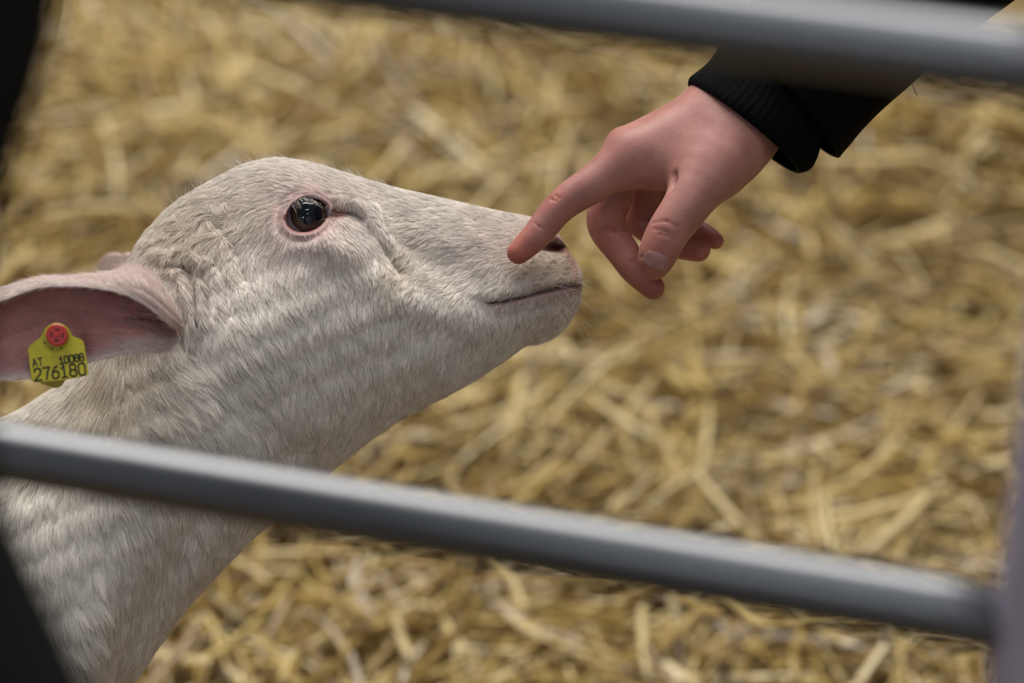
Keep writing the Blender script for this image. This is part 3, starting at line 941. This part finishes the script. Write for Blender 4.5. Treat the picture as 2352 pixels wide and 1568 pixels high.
# hair of the near ear: outer back and long pale hairs across the pink inside
def leaf_fur(P, x, y, arc, n, seed, which, toward):
    r_ = np.random.default_rng(seed)
    nn = grid_normals(P)
    if (nn[45, 30] @ toward) < 0: nn = -nn
    a = r_.uniform(0, P.shape[0] - 1.01, n); b_ = r_.uniform(0, P.shape[1] - 1.01, n)
    if which == 'in':
        b_ = np.where(r_.uniform(size=n) < 0.6, r_.uniform(0, 0.42, n), r_.uniform(0.5, 1, n)) * (P.shape[1] - 1.01)
    i, j = a.astype(int), b_.astype(int)
    fa, fb = (a - i)[:, None], (b_ - j)[:, None]
    root = P[i, j] * (1 - fa) * (1 - fb) + P[i + 1, j] * fa * (1 - fb) + P[i, j + 1] * (1 - fa) * fb + P[i + 1, j + 1] * fa * fb
    nr = nn[i, j]
    ax = P[np.minimum(i + 1, P.shape[0] - 1), j] - P[i, j]
    ax /= np.linalg.norm(ax, axis=1, keepdims=True) + 1e-9
    ac = P[i, np.minimum(j + 1, P.shape[1] - 1)] - P[i, j]
    ac /= np.linalg.norm(ac, axis=1, keepdims=True) + 1e-9
    if which == 'in':
        d = ax * 0.75 + ac * 0.75 * np.where(b_ / P.shape[1] < 0.5, 1, -0.4)[:, None]
        L = r_.uniform(0.006, 0.015, n)
    else:
        d = ax * 1.0 + ac * 0.15
        L = r_.uniform(0.004, 0.008, n)
    d = d + r_.normal(0, 0.18, (n, 3))
    d /= np.linalg.norm(d, axis=1, keepdims=True)
    t = np.linspace(0, 1, 5)
    C_ = root[:, None] + d[:, None] * (L[:, None] * t)[..., None] + nr[:, None] * (L * 0.22)[:, None, None] * (t - 0.5 * t * t)[None, :, None]
    return C_
tow = ORG - EA.reshape(-1, 3).mean(0); tow /= np.linalg.norm(tow)
inn, outr = (EA, EB) if dA < dB else (EB, EA)
E1 = leaf_fur(inn, x, y, arc, 5000, 21, 'in', tow)
E2 = leaf_fur(outr, x, y, arc, 42000, 22, 'out', -tow)
EE = np.concatenate([E1, E2])
ce = np.concatenate([np.tile([0.62, 0.46, 0.43], (len(E1), 1)), np.tile([0.86, 0.76, 0.70], (len(E2), 1))])
ear_hair = add_curves('ear_hair', EE, 0.000075 * rng.uniform(0.6, 1.1, len(EE)), ce, M_FUR, sheep)

# eyelashes, whiskers and stray guard hairs
def strands(name, specs, rad, mat, colr):
    C_ = []
    for (x0, y0, o0_, dx, dy, do, L, curl) in specs:
        p = W(x0, y0, o0_ / 1000.0)
        d = R3[0] * dx - R3[1] * dy + R3[2] * do
        d /= np.linalg.norm(d)
        t = np.linspace(0, 1, 5)[:, None]
        C_.append(p + d * L / 1000 * t + R3[1] * curl * L / 1000 * t * t)
    C_ = np.array(C_)
    return add_curves(name, C_, np.full(len(C_), rad), np.tile(colr, (len(C_), 1)), mat, sheep)
r2 = np.random.default_rng(5)
def surf_off(x_, y_):
    i = np.unravel_index(np.argmin((PX - x_)**2 + (PY - y_)**2), PX.shape)
    return (OFFb + REL + OC)[i] * 1000
lash = []
for k in range(38):
    t = k / 37.0
    lx = 668 + (728 - 668) * t + r2.normal(0, 2)
    ly = 478 - 30 * math.sin(math.pi * (0.15 + 0.7 * t)) * 0.9 + 6 * (1 - t) + r2.normal(0, 1.5)
    lash.append((lx, ly, off_c * 1000 + 15.5, 0.62 + r2.normal(0, 0.14), 0.62 + r2.normal(0, 0.15), 0.5, r2.uniform(2.5, 6), -0.15))
strands('eyelashes', lash, 0.00006, M_WHISK, (1, 1, 1))
wh = []
for k in range(46):
    x_, y_ = r2.uniform(1240, 1334), r2.uniform(590, 745)
    o_ = surf_off(x_, y_)
    wh.append((x_, y_, o_ - 0.5, 0.9 + r2.normal(0, 0.25), 0.25 + (y_ - 660) / 120 + r2.normal(0, 0.2), 0.5, r2.uniform(5, 16), -0.15))
for k in range(170):
    x_ = r2.uniform(540, 900)
    i = np.argmin(np.abs(SEC[:, 0] - x_))
    wh.append((SEC[i, 0], SEC[i, 1] + 4, 0, -0.75, -0.72 + r2.normal(0, 0.25), r2.normal(0, 0.3), r2.uniform(3, 12), -0.1))
for k in range(150):
    x_ = r2.uniform(385, 520)
    i = np.argmin(np.abs(SEC[:, 0] - x_))
    t_ = r2.uniform(0, 26)
    wh.append((SEC[i, 0] + t_ * 0.6, SEC[i, 1] + t_, surf_off(SEC[i, 0] + t_ * 0.6, SEC[i, 1] + t_) * 0.9, -0.6 + r2.normal(0, 0.5), -0.7 + r2.normal(0, 0.4), r2.normal(0, 0.3), r2.uniform(4, 9), r2.normal(0, 0.5)))
strands('whiskers', wh, 0.000075, M_WHISK, (1, 1, 1))

# ------------------------------------------------------------------ ear tag
TZ = 0.102                                             # plate stands in front of the ear's inside
tag_c = W(131, 815, TZ)
TAGO = tag_c
ear_tag = empty('ear_tag', TAGO)
tag(ear_tag, 'yellow plastic tag with printed numbers and a red button, pinned through the pink ear', 'ear tag')
def plate(poly, z0, z1, name, mat, bev=0.0005, parent=ear_tag, zf=None):
    """solid plate from an outline given in the profile plane, spanning depths z0 (back) to z1 (front)"""
    n = len(poly)
    P = np.array(poly, float)
    cen = P.mean(0)
    inn_ = cen + (P - cen) * 0.985
    f = (lambda x_, y_: 0.0) if zf is None else zf
    rings = [(inn_, z0), (P, z0 + bev), (P, z1 - bev), (inn_, z1)]
    V = np.concatenate([np.array([W(x_, y_, z + f(x_, y_)) for x_, y_ in R_]) for R_, z in rings])
    F = [tuple(f_) for f_ in grid_faces(4, n)]
    F.append(tuple(range(n))[::-1]); F.append(tuple(range(3 * n, 4 * n)))
    return mk(name, V, F, mat, parent, smooth=False)
def rounded(poly, r, seg=5):
    out = []
    P = [np.array(p, float) for p in poly]
    for i, p in enumerate(P):
        a, c = P[i - 1], P[(i + 1) % len(P)]
        ra = min(r, np.linalg.norm(a - p) * 0.45, np.linalg.norm(c - p) * 0.45)
        s, e = p + (a - p) / np.linalg.norm(a - p) * ra, p + (c - p) / np.linalg.norm(c - p) * ra
        for t in np.linspace(0, 1, seg):
            out.append(tuple((1 - t)**2 * s + 2 * t * (1 - t) * p + t * t * e))
    return out
front_poly = rounded([(63, 797), (95, 772), (103, 752), (120, 744), (148, 744), (160, 756), (166, 772), (192, 780), (205, 862), (146, 873), (73, 879)], 11)
tilt = lambda x_, y_: (x_ - 131) * 0.00004 + (y_ - 815) * 0.00004
plate(front_poly, TZ - 0.0006, TZ + 0.0008, 'tag_plate', M_TAG, zf=tilt)
bp = plate(rounded([(70, 800), (100, 770), (165, 775), (185, 800), (150, 874), (140, 888), (128, 892), (90, 880)], 8), TZ - 0.022, TZ - 0.0205, 'back_plate', M_TAG)
def disc(cx, cy, r0, depths, radii, name, mat, parent, sides=40):
    V = []
    for z, rr in zip(depths, radii):
        for k in range(sides):
            a = 2 * math.pi * k / sides
            V.append(W(cx + rr * math.cos(a), cy + rr * math.sin(a), z))
    F = [tuple(f) for f in grid_faces(len(depths), sides)]
    F.append(tuple(range(sides))[::-1]); F.append(tuple(range(len(V) - sides, len(V))))
    return mk(name, V, F, mat, parent, smooth=False)
z = TZ + 0.0008
disc(131, 770, 0, [TZ - 0.023, z + 0.001, z + 0.0012], [10, 10, 9], 'pin', M_RED, ear_tag)
disc(130, 770, 0, [z - 0.0009, z + 0.0010, z + 0.0013], [29, 29, 27], 'collar', M_TAG, ear_tag)
btn = disc(131, 769, 0, [z + 0.0010, z + 0.0030, z + 0.0036], [25.5, 25.5, 23], 'button', M_RED, ear_tag)
tag(btn, 'red round button with four dark slots')
for k in range(4):
    a = math.radians(90 * k + 3)
    cx, cy = 131 + 13 * math.cos(a), 769 + 12.5 * math.sin(a)
    tx, ty = -math.sin(a), math.cos(a)
    rx, ry = math.cos(a), math.sin(a)
    poly = [(cx + tx * s * 5.5 + rx * u * 2.2, cy + ty * s * 5.5 + ry * u * 2.2) for s, u in ((-1, -1), (1, -1), (1, 1), (-1, 1))]
    plate(poly, z + 0.0034, z + 0.0038, 'slot', M_DRED, 0.0001, btn)
disc(131, 769, 0, [z + 0.0034, z + 0.0044], [5, 4], 'hub', M_RED, btn)
for cx, cy in ((103, 787), (119, 800), (141, 799)):
    disc(cx, cy, 0, [z - 0.0004 + tilt(cx, cy), z + 0.00025 + tilt(cx, cy)], [2.4, 2.4], 'hole', M_DRED, ear_tag, 12)
GLYPH = {
 '0': [[(.22, 1), (.78, 1), (1, .8), (1, .2), (.78, 0), (.22, 0), (0, .2), (0, .8), (.22, 1)]],
 '1': [[(.12, .72), (.5, 1), (.5, 0)], [(.08, 0), (.92, 0)]],
 '2': [[(0, .74), (.08, .92), (.3, 1), (.7, 1), (.94, .9), (1, .72), (.88, .52), (.1, .1), (0, 0), (1, 0)]],
 '6': [[(.85, 1), (.5, .92), (.15, .62), (0, .3), (.06, .1), (.28, 0), (.72, 0), (.94, .1), (1, .3), (.94, .5), (.72, .58), (.3, .58), (.06, .46)]],
 '7': [[(0, 1), (1, 1), (.62, .5), (.42, 0)]],
 '8': [[(.25, 1), (.75, 1), (.94, .88), (.94, .66), (.75, .54), (.25, .54), (.06, .66), (.06, .88), (.25, 1)],
       [(.25, .54), (0, .38), (0, .14), (.25, 0), (.75, 0), (1, .14), (1, .38), (.75, .54)]],
 'A': [[(0, 0), (.5, 1), (1, 0)], [(.2, .34), (.8, .34)]],
 'T': [[(0, 1), (1, 1)], [(.5, 1), (.5, 0)]],
}
def text(body, x0, y0, x1, y1, hpx, stroke, gap=0.42):
    """printed characters, baseline from (x0,y0) to (x1,y1) on the plate"""
    n = len(body)
    ex = np.array([x1 - x0, y1 - y0], float)
    wid = np.hypot(*ex); ex /= wid
    ey = np.array([ex[1], -ex[0]])
    cw = wid / (n + (n - 1) * gap)
    V, F = [], []
    zt = TZ + 0.0008
    for k, ch in enumerate(body):
        for line in GLYPH[ch]:
            P = [np.array([x0, y0]) + ex * (k * cw * (1 + gap) + u * cw) + ey * (v * hpx) for u, v in line]
            for a, b_ in zip(P[:-1], P[1:]):
                d = (b_ - a) / (np.hypot(*(b_ - a)) + 1e-9)
                nn_ = np.array([-d[1], d[0]]) * stroke / 2
                a2, b2 = a - d * stroke * 0.42, b_ + d * stroke * 0.42
                i0 = len(V)
                for z_ in (zt - 0.0002, zt + 0.00012):
                    for q_ in (a2 + nn_, b2 + nn_, b2 - nn_, a2 - nn_):
                        V.append(W(q_[0], q_[1], z_ + tilt(q_[0], q_[1])))
                F += [(i0 + a_, i0 + b2_, i0 + c_, i0 + d_) for a_, b2_, c_, d_ in
                      ((4, 5, 6, 7), (3, 2, 1, 0), (0, 1, 5, 4), (1, 2, 6, 5), (2, 3, 7, 6), (3, 0, 4, 7))]
    return mk('lettering', np.array(V), F, M_INK, ear_tag, smooth=False)
text('AT', 76, 842, 99, 838, 17, 3.0, 0.3)
text('10088', 138, 836, 193, 827, 16, 3.4, 0.30)
text('276180', 81, 874, 197, 860, 27, 4.0, 0.38)

# ------------------------------------------------------------------ the hand: a smooth union of tapered limbs, polygonised
def rcone(P, a, b_, r1, r2):
    ba = b_ - a
    L2 = ba @ ba
    pa = P - a
    h = np.clip((pa @ ba) / L2, 0, 1)
    d = pa - h[..., None] * ba
    return np.sqrt((d * d).sum(-1)) - (r1 + (r2 - r1) * h)
def smin(a, b_, k):
    h = np.maximum(k - np.abs(a - b_), 0) / k
    return np.minimum(a, b_) - h * h * h * k / 6.0
def CP(x_, y_, o_):
    return cam_pt(x_, y_, o_ / 1000.0)
HO = 0
WR = CP(1684, 262, 18)
PALM = [
 (CP(1880, 40, 8), CP(1700, 250, 16), 30, 27),
 (CP(1692, 262, 4), CP(1700, 268, 22), 24.5, 24),
 (CP(1655, 262, 26), CP(1456, 352, 34), 16.5, 12.2),
 (CP(1650, 252, 14), CP(1452, 338, 16), 15, 12.2),
 (CP(1660, 262, 0), CP(1468, 350, -4), 15, 11.5),
 (CP(1680, 280, -8), CP(1490, 372, -22), 14, 10.5),
 (CP(1660, 320, 18), CP(1500, 392, 8), 17, 11.5),
 (CP(1560, 372, 30), CP(1445, 382, 33), 13, 11.5),
 (CP(1690, 312, 26), CP(1640, 372, 38), 19, 16.5),
 (CP(1630, 312, 27), CP(1535, 372, 31), 16, 13),
]
FINGERS = [
 # (list of (point, radius mm)), blend with the palm
 ([(CP(1456, 352, 34), 12.0), (CP(1374, 414, 37), 10.7), (CP(1291, 470, 38), 8.9), (CP(1234, 538, 39), 7.9), (CP(1191, 580, 40), 6.3)], 0.012),
 ([(CP(1452, 345, 16), 11.5), (CP(1400, 470, 12), 10.8), (CP(1391, 503, 11), 10.6), (CP(1399, 532, 10), 10.2), (CP(1432, 580, 13), 8.9), (CP(1460, 620, 17), 8.2), (CP(1500, 661, 22), 6.5)], 0.008),
 ([(CP(1470, 350, -4), 10.5), (CP(1478, 440, -10), 9.6), (CP(1466, 492, -12), 8.8), (CP(1474, 512, -12), 8.5), (CP(1538, 555, -8), 7.9), (CP(1603, 572, -2), 7.1)], 0.008),
 ([(CP(1500, 368, -20), 9.5), (CP(1532, 440, -30), 8.0), (CP(1532, 500, -33), 7.2), (CP(1600, 527, -28), 6.3), (CP(1642, 553, -22), 5.1)], 0.008),
 ([(CP(1668, 345, 38), 17.5), (CP(1610, 422, 52), 14.0), (CP(1572, 480, 58), 12.4), (CP(1536, 530, 60), 11.4), (CP(1512, 580, 59), 10.6), (CP(1503, 606, 57), 8.6)], 0.026),
]
def densify(chain):
    A = np.array([[*p, r_] for p, r_ in chain])
    B = catmull(A, 3 * (len(A) - 1) + 1)
    return [(b_[:3], b_[3]) for b_ in B]
DENSE = [(densify(c_), k_) for c_, k_ in FINGERS]
CREASES = [  # short skin folds as lines on the surface: points, depth mm, width mm
 ([CP(1500, 512, 69), CP(1530, 508, 72), CP(1556, 520, 71)], 0.35, 0.9),
 ([CP(1503, 526, 70), CP(1528, 531, 72), CP(1554, 545, 69)], 0.40, 0.8),
 ([CP(1512, 538, 71), CP(1532, 541, 72), CP(1552, 552, 69)], 0.35, 0.8),
 ([CP(1258, 447, 42), CP(1268, 458, 46), CP(1278, 462, 47)], 0.35, 0.9),
 ([CP(1266, 440, 40), CP(1276, 450, 45), CP(1286, 455, 47)], 0.30, 0.9),
 ([CP(1228, 512, 42), CP(1238, 520, 46), CP(1250, 526, 47)], 0.25, 0.8),
 ([CP(1395, 527, 20), CP(1415, 529, 21), CP(1438, 524, 18)], 0.7, 1.1),
 ([CP(1448, 600, 22), CP(1462, 596, 24), CP(1475, 590, 20)], 0.6, 1.1),
 ([CP(1474, 508, -3), CP(1492, 503, -3), CP(1508, 500, -5)], 0.6, 1.1),
 ([CP(1548, 402, 46), CP(1546, 415, 46), CP(1540, 430, 44)], 1.8, 2.6),
]
def hand_sdf(P):
    palm = None
    for a, b_, r1, r2_ in PALM:
        d = rcone(P, a, b_, r1 / 1000, r2_ / 1000)
        palm = d if palm is None else smin(palm, d, 0.016)
    # soft knuckle over the index finger
    kn = np.linalg.norm(P - CP(1428, 330, 30), axis=-1) - 0.0078
    palm = smin(palm, kn, 0.010)
    out = palm
    for chain, k in DENSE:
        f = None
        for (a, ra), (b_, rb) in zip(chain[:-1], chain[1:]):
            d = rcone(P, a, b_, ra / 1000, rb / 1000)
            f = d if f is None else np.minimum(f, d)
        out = np.minimum(out, smin(palm, f, k))
    return out
def on_skin(P):
    d = P / np.linalg.norm(P)
    P = P - d * (0.05)
    for _ in range(60):
        P = P + d * hand_sdf(P[None])[0] * 0.9
    return P
CREASES = [([on_skin(p) for p in pts], dep, wd) for pts, dep, wd in CREASES]
def hand_detail(P):
    out = hand_sdf(P)
    for pts, dep, wd in CREASES:
        for a, b_ in zip(pts[:-1], pts[1:]):
            d = rcone(P, a, b_, 0, 0)
            out = out + dep / 1000 * np.exp(-(d / (wd / 1000))**2) * 1.3
    # bed of the thumb nail
    return out
def surface_nets(f, lo, hi, h):
    n = np.ceil((hi - lo) / h).astype(int) + 1
    ax = [lo[i] + h * np.arange(n[i]) for i in range(3)]
    D = np.empty(tuple(n), np.float32)
    X_, Y_ = np.meshgrid(ax[1], ax[2], indexing='ij')
    for i in range(n[0]):
        D[i] = f(np.stack([np.full_like(X_, ax[0][i]), X_, Y_], -1))
    S = D < 0
    cs = [(a, b_, c) for a in (0, 1) for b_ in (0, 1) for c in (0, 1)]
    sh = tuple(n - 1)
    cnt = np.zeros(sh, int)
    for a, b_, c in cs:
        cnt += S[a:a + sh[0], b_:b_ + sh[1], c:c + sh[2]]
    cell = (cnt > 0) & (cnt < 8)
    ci = np.argwhere(cell)
    idx = -np.ones(sh, int)
    idx[cell] = np.arange(len(ci))
    acc = np.zeros((len(ci), 3)); num = np.zeros(len(ci))
    for a in cs:
        for k in range(3):
            if a[k] == 1: continue
            b_ = list(a); b_[k] = 1
            va = D[ci[:, 0] + a[0], ci[:, 1] + a[1], ci[:, 2] + a[2]]
            vb = D[ci[:, 0] + b_[0], ci[:, 1] + b_[1], ci[:, 2] + b_[2]]
            m = (va < 0) != (vb < 0)
            t = np.where(m, va / (va - vb + 1e-12), 0)
            p = np.tile(np.array(a, float), (len(ci), 1)); p[:, k] += t
            acc[m] += p[m]; num[m] += 1
    V = (ci + acc / num[:, None]) * h + lo
    F = []
    for k in range(3):
        u, v = (k + 1) % 3, (k + 2) % 3
        s0 = [slice(1, -1)] * 3; s0[k] = slice(0, -1)
        s1 = [slice(1, -1)] * 3; s1[k] = slice(1, None)
        A, B = S[tuple(s0)], S[tuple(s1)]
        e = np.argwhere(A != B)
        org_ = np.ones(3, int); org_[k] = 0
        e = e + org_
        inside = S[e[:, 0], e[:, 1], e[:, 2]]
        def cidx(du, dv):
            q_ = e.copy(); q_[:, u] += du; q_[:, v] += dv
            return idx[q_[:, 0], q_[:, 1], q_[:, 2]]
        quad = np.stack([cidx(-1, -1), cidx(0, -1), cidx(0, 0), cidx(-1, 0)], -1)
        quad[~inside] = quad[~inside][:, ::-1]
        F.append(quad)
    F = np.concatenate(F)
    return V, F[(F >= 0).all(1)]
lo = np.array([CP(1140, 500, 40)[0], CP(1500, 705, 20)[1], -(D0 - (-0.052))])
hi = np.array([CP(1880, 500, 0)[0], CP(1800, 30, 0)[1], -(D0 - 0.088)])
HV, HF = surface_nets(hand_sdf, lo, hi, 0.00085)
def grad(f, P, e=2e-4):
    g = np.stack([(f(P + np.eye(3)[k] * e) - f(P - np.eye(3)[k] * e)) for k in range(3)], -1) / (2 * e)
    return g
g = grad(hand_sdf, HV)
HV = HV - g * (hand_sdf(HV) / ((g * g).sum(-1) + 1e-6))[:, None].clip(-0.002, 0.002)
E = np.concatenate([HF[:, [0, 1]], HF[:, [1, 2]], HF[:, [2, 3]], HF[:, [3, 0]]])
deg = np.bincount(E[:, 0], minlength=len(HV)).astype(float)[:, None]
for it in range(11):                                   # even the skin out
    acc = np.stack([np.bincount(E[:, 0], weights=HV[E[:, 1], k], minlength=len(HV)) for k in range(3)], -1)
    HV = HV + 0.6 * (acc / deg - HV)
g = grad(hand_sdf, HV)
g /= np.linalg.norm(g, axis=1, keepdims=True)
HV = HV - g * (hand_detail(HV) - hand_sdf(HV) - 0.0003)[:, None]
hw = to_world(HV)
# natural redness: finger tips, knuckles, small marks
def nearness(p, s):
    return np.exp(-(np.linalg.norm(HV - p, axis=1) / (s / 1000.0))**2)
c = np.broadcast_to(np.array([0.45, 0.215, 0.175]), HV.shape).copy()
RED = np.array([0.46, 0.12, 0.08])
for p, s, w in ((CP(1190, 582, 42), 14, 0.75), (CP(1503, 606, 60), 15, 0.45), (CP(1500, 661, 24), 14, 0.65), (CP(1603, 572, 0), 14, 0.6), (CP(1642, 553, -20), 12, 0.6),
                (CP(1275, 455, 44), 9, 0.4), (CP(1415, 320, 42), 12, 0.12), (CP(1394, 520, 15), 14, 0.4), (CP(1520, 540, 74), 12, 0.25), (CP(1440, 600, 22), 18, 0.4),
                (CP(1522, 318, 52), 2.6, 0.5), (CP(1592, 237, 45), 1.2, 0.7), (CP(1470, 470, -2), 18, 0.5)):
    c = mixc(c, RED, np.clip(w * nearness(p, s), 0, 1))
person = mk('person', hw, HF, M_SKIN, origin=W(1700, 260, 0.0))
set_color(person, 'tint', c)
tag(person, 'person in black sleeves reaching in from the top right, index finger touching the sheep', 'person')

# thumb nail: a curved plate laid on the thumb
nc = (1507, 599)
nu, nv = 22, 22
axx = np.array([-0.34, 0.94])                         # along the thumb in the profile plane
per = np.array([0.94, 0.34])
pp = []
for i in range(nv):
    for j in range(nu):
        s, t = (j / (nu - 1) * 2 - 1), (i / (nv - 1) * 2 - 1)
        wx = 33 * (1 - 0.30 * max(t, 0)**2.5 - 0.35 * max(-t, 0)**3)
        q_ = np.array(nc) + per * s * wx + axx * (t * 20 + 3.0 * (0 - s * s) * (1 if t > 0 else -1) * abs(t))
        pp.append(q_)
pp = np.array(pp)
# find the skin along the line of sight
def hit(x_, y_, z_start=90.0):
    P = cam_pt(x_, y_, z_start / 1000)
    dirv = -P / np.linalg.norm(P, axis=1, keepdims=True) * -1
    for _ in range(40):
        P = P + dirv * hand_sdf(P)[:, None] * 0.9
    return P
Pn = hit(pp[:, 0], pp[:, 1])
gn = grad(hand_sdf, Pn)
gn /= np.linalg.norm(gn, axis=1, keepdims=True)
s_ = np.abs(np.tile(np.linspace(-1, 1, nu), nv)); t_ = np.abs(np.repeat(np.linspace(-1, 1, nv), nu))
ed = np.maximum(s_, t_)
topn = Pn + gn * (0.00055 - 0.0002 * ed**2 - 0.0006 * sstep(0.93, 1.0, ed))[:, None]
botn = Pn - gn * 0.0006
Vn = to_world(np.concatenate([topn, botn]))
fn = grid_faces(nv, nu, wrap=False)
Fn = [tuple(f) for f in fn] + [tuple(f + nu * nv)[::-1] for f in fn]
border = [j for j in range(nu)] + [i * nu + nu - 1 for i in range(1, nv)] + [(nv - 1) * nu + j for j in range(nu - 2, -1, -1)] + [i * nu for i in range(nv - 2, 0, -1)]
for a, b_ in zip(border, border[1:] + border[:1]):
    Fn.append((a, b_, b_ + nu * nv, a + nu * nv))
nail = mk('thumb_nail', Vn, Fn, M_NAIL, person)
tag(nail, 'short glossy pink nail of the thumb')

# ------------------------------------------------------------------ sleeves
def sleeve(name, secs, mat, ribs=0, rib_amp=0.0, wall=1.8, ns=80, na=200, seed=1, wrinkle=0.0):
    """secs: (xL, yL, xR, yR, depth half mm, mid depth mm) from the opening upwards; a hollow tube with a wall"""
    r_ = np.random.default_rng(seed)
    S = catmull(np.array(secs, float), ns)
    a = np.linspace(0, 2 * math.pi, na, endpoint=False)
    rows = []
    def row(s, shrink, amp):
        L_, R_ = cam_pt(s[0], s[1], s[5] / 1000), cam_pt(s[2], s[3], s[5] / 1000)
        cc_, u = (L_ + R_) / 2, (R_ - L_) / 2
        hl = np.linalg.norm(u); u = u / hl
        f = 1 + amp * np.cos(a * ribs) if ribs else np.ones_like(a)
        rl, rd = hl - shrink / 1000, s[4] / 1000 - shrink / 1000
        return cc_ + (np.cos(a) * f * rl)[:, None] * u + (np.sin(a) * f * rd)[:, None] * np.array([0, 0, 1.0])
    for s in S[:ns // 3][::-1]:
        rows.append(row(s, wall + 0.8, rib_amp * 0.5))
    s = S[0]
    rows.append(row(s, wall * 0.7, rib_amp)); rows.append(row(s, wall * 0.2, rib_amp))
    for k, s in enumerate(S[1:]):
        rw = row(s, 0 if k > 2 else 0.2, rib_amp)
        if wrinkle:
            ph = np.cos(a[:, None] * 2 + k * 0.21) * np.cos(a[:, None] * 3 - k * 0.13)
            rw = rw + (rw - rw.mean(0)) * ph * wrinkle
        rows.append(rw)
    V = to_world(np.concatenate(rows))
    F = [tuple(f) for f in grid_faces(len(rows), na)]
    F.append(tuple(range(len(V) - na, len(V))))
    return mk(name, V, F, mat, person)
cuff = sleeve('knitted_cuff', [(1580, 192, 1836, 398, 43, 14), (1586, 178, 1860, 388, 44, 14), (1606, 162, 1876, 362, 43, 14), (1630, 140, 1886, 326, 42, 13),
                               (1655, 105, 1905, 270, 41, 12), (1690, 60, 1930, 220, 40, 11)], M_KNIT, ribs=58, rib_amp=0.008)
tag(cuff, 'loose ribbed black knit cuff')
jack = sleeve('jacket_sleeve', [(1664, 92, 1925, 362, 49, 8), (1672, 80, 1938, 350, 50, 8), (1700, 40, 1975, 305, 50, 8), (1760, -40, 2062, 222, 49, 8),
                                (1830, -140, 2160, 135, 52, 6), (1960, -290, 2330, 0, 56, 6), (2120, -450, 2520, -130, 60, 6), (2300, -640, 2700, -300, 62, 6)],
              M_JACKET, wall=2.0, wrinkle=0.012)
tag(jack, 'plain black jacket sleeve over the cuff')
# loose thread on the sleeve
th = np.array([cam_pt(2094, 192, 0.02), cam_pt(2099, 203, 0.021), cam_pt(2103, 212, 0.02), cam_pt(2107, 218, 0.019)])
V, F = tube(to_world(catmull(th, 16)), 0.00022, 6)
mk('loose_thread', V, F, M_KNIT, person)
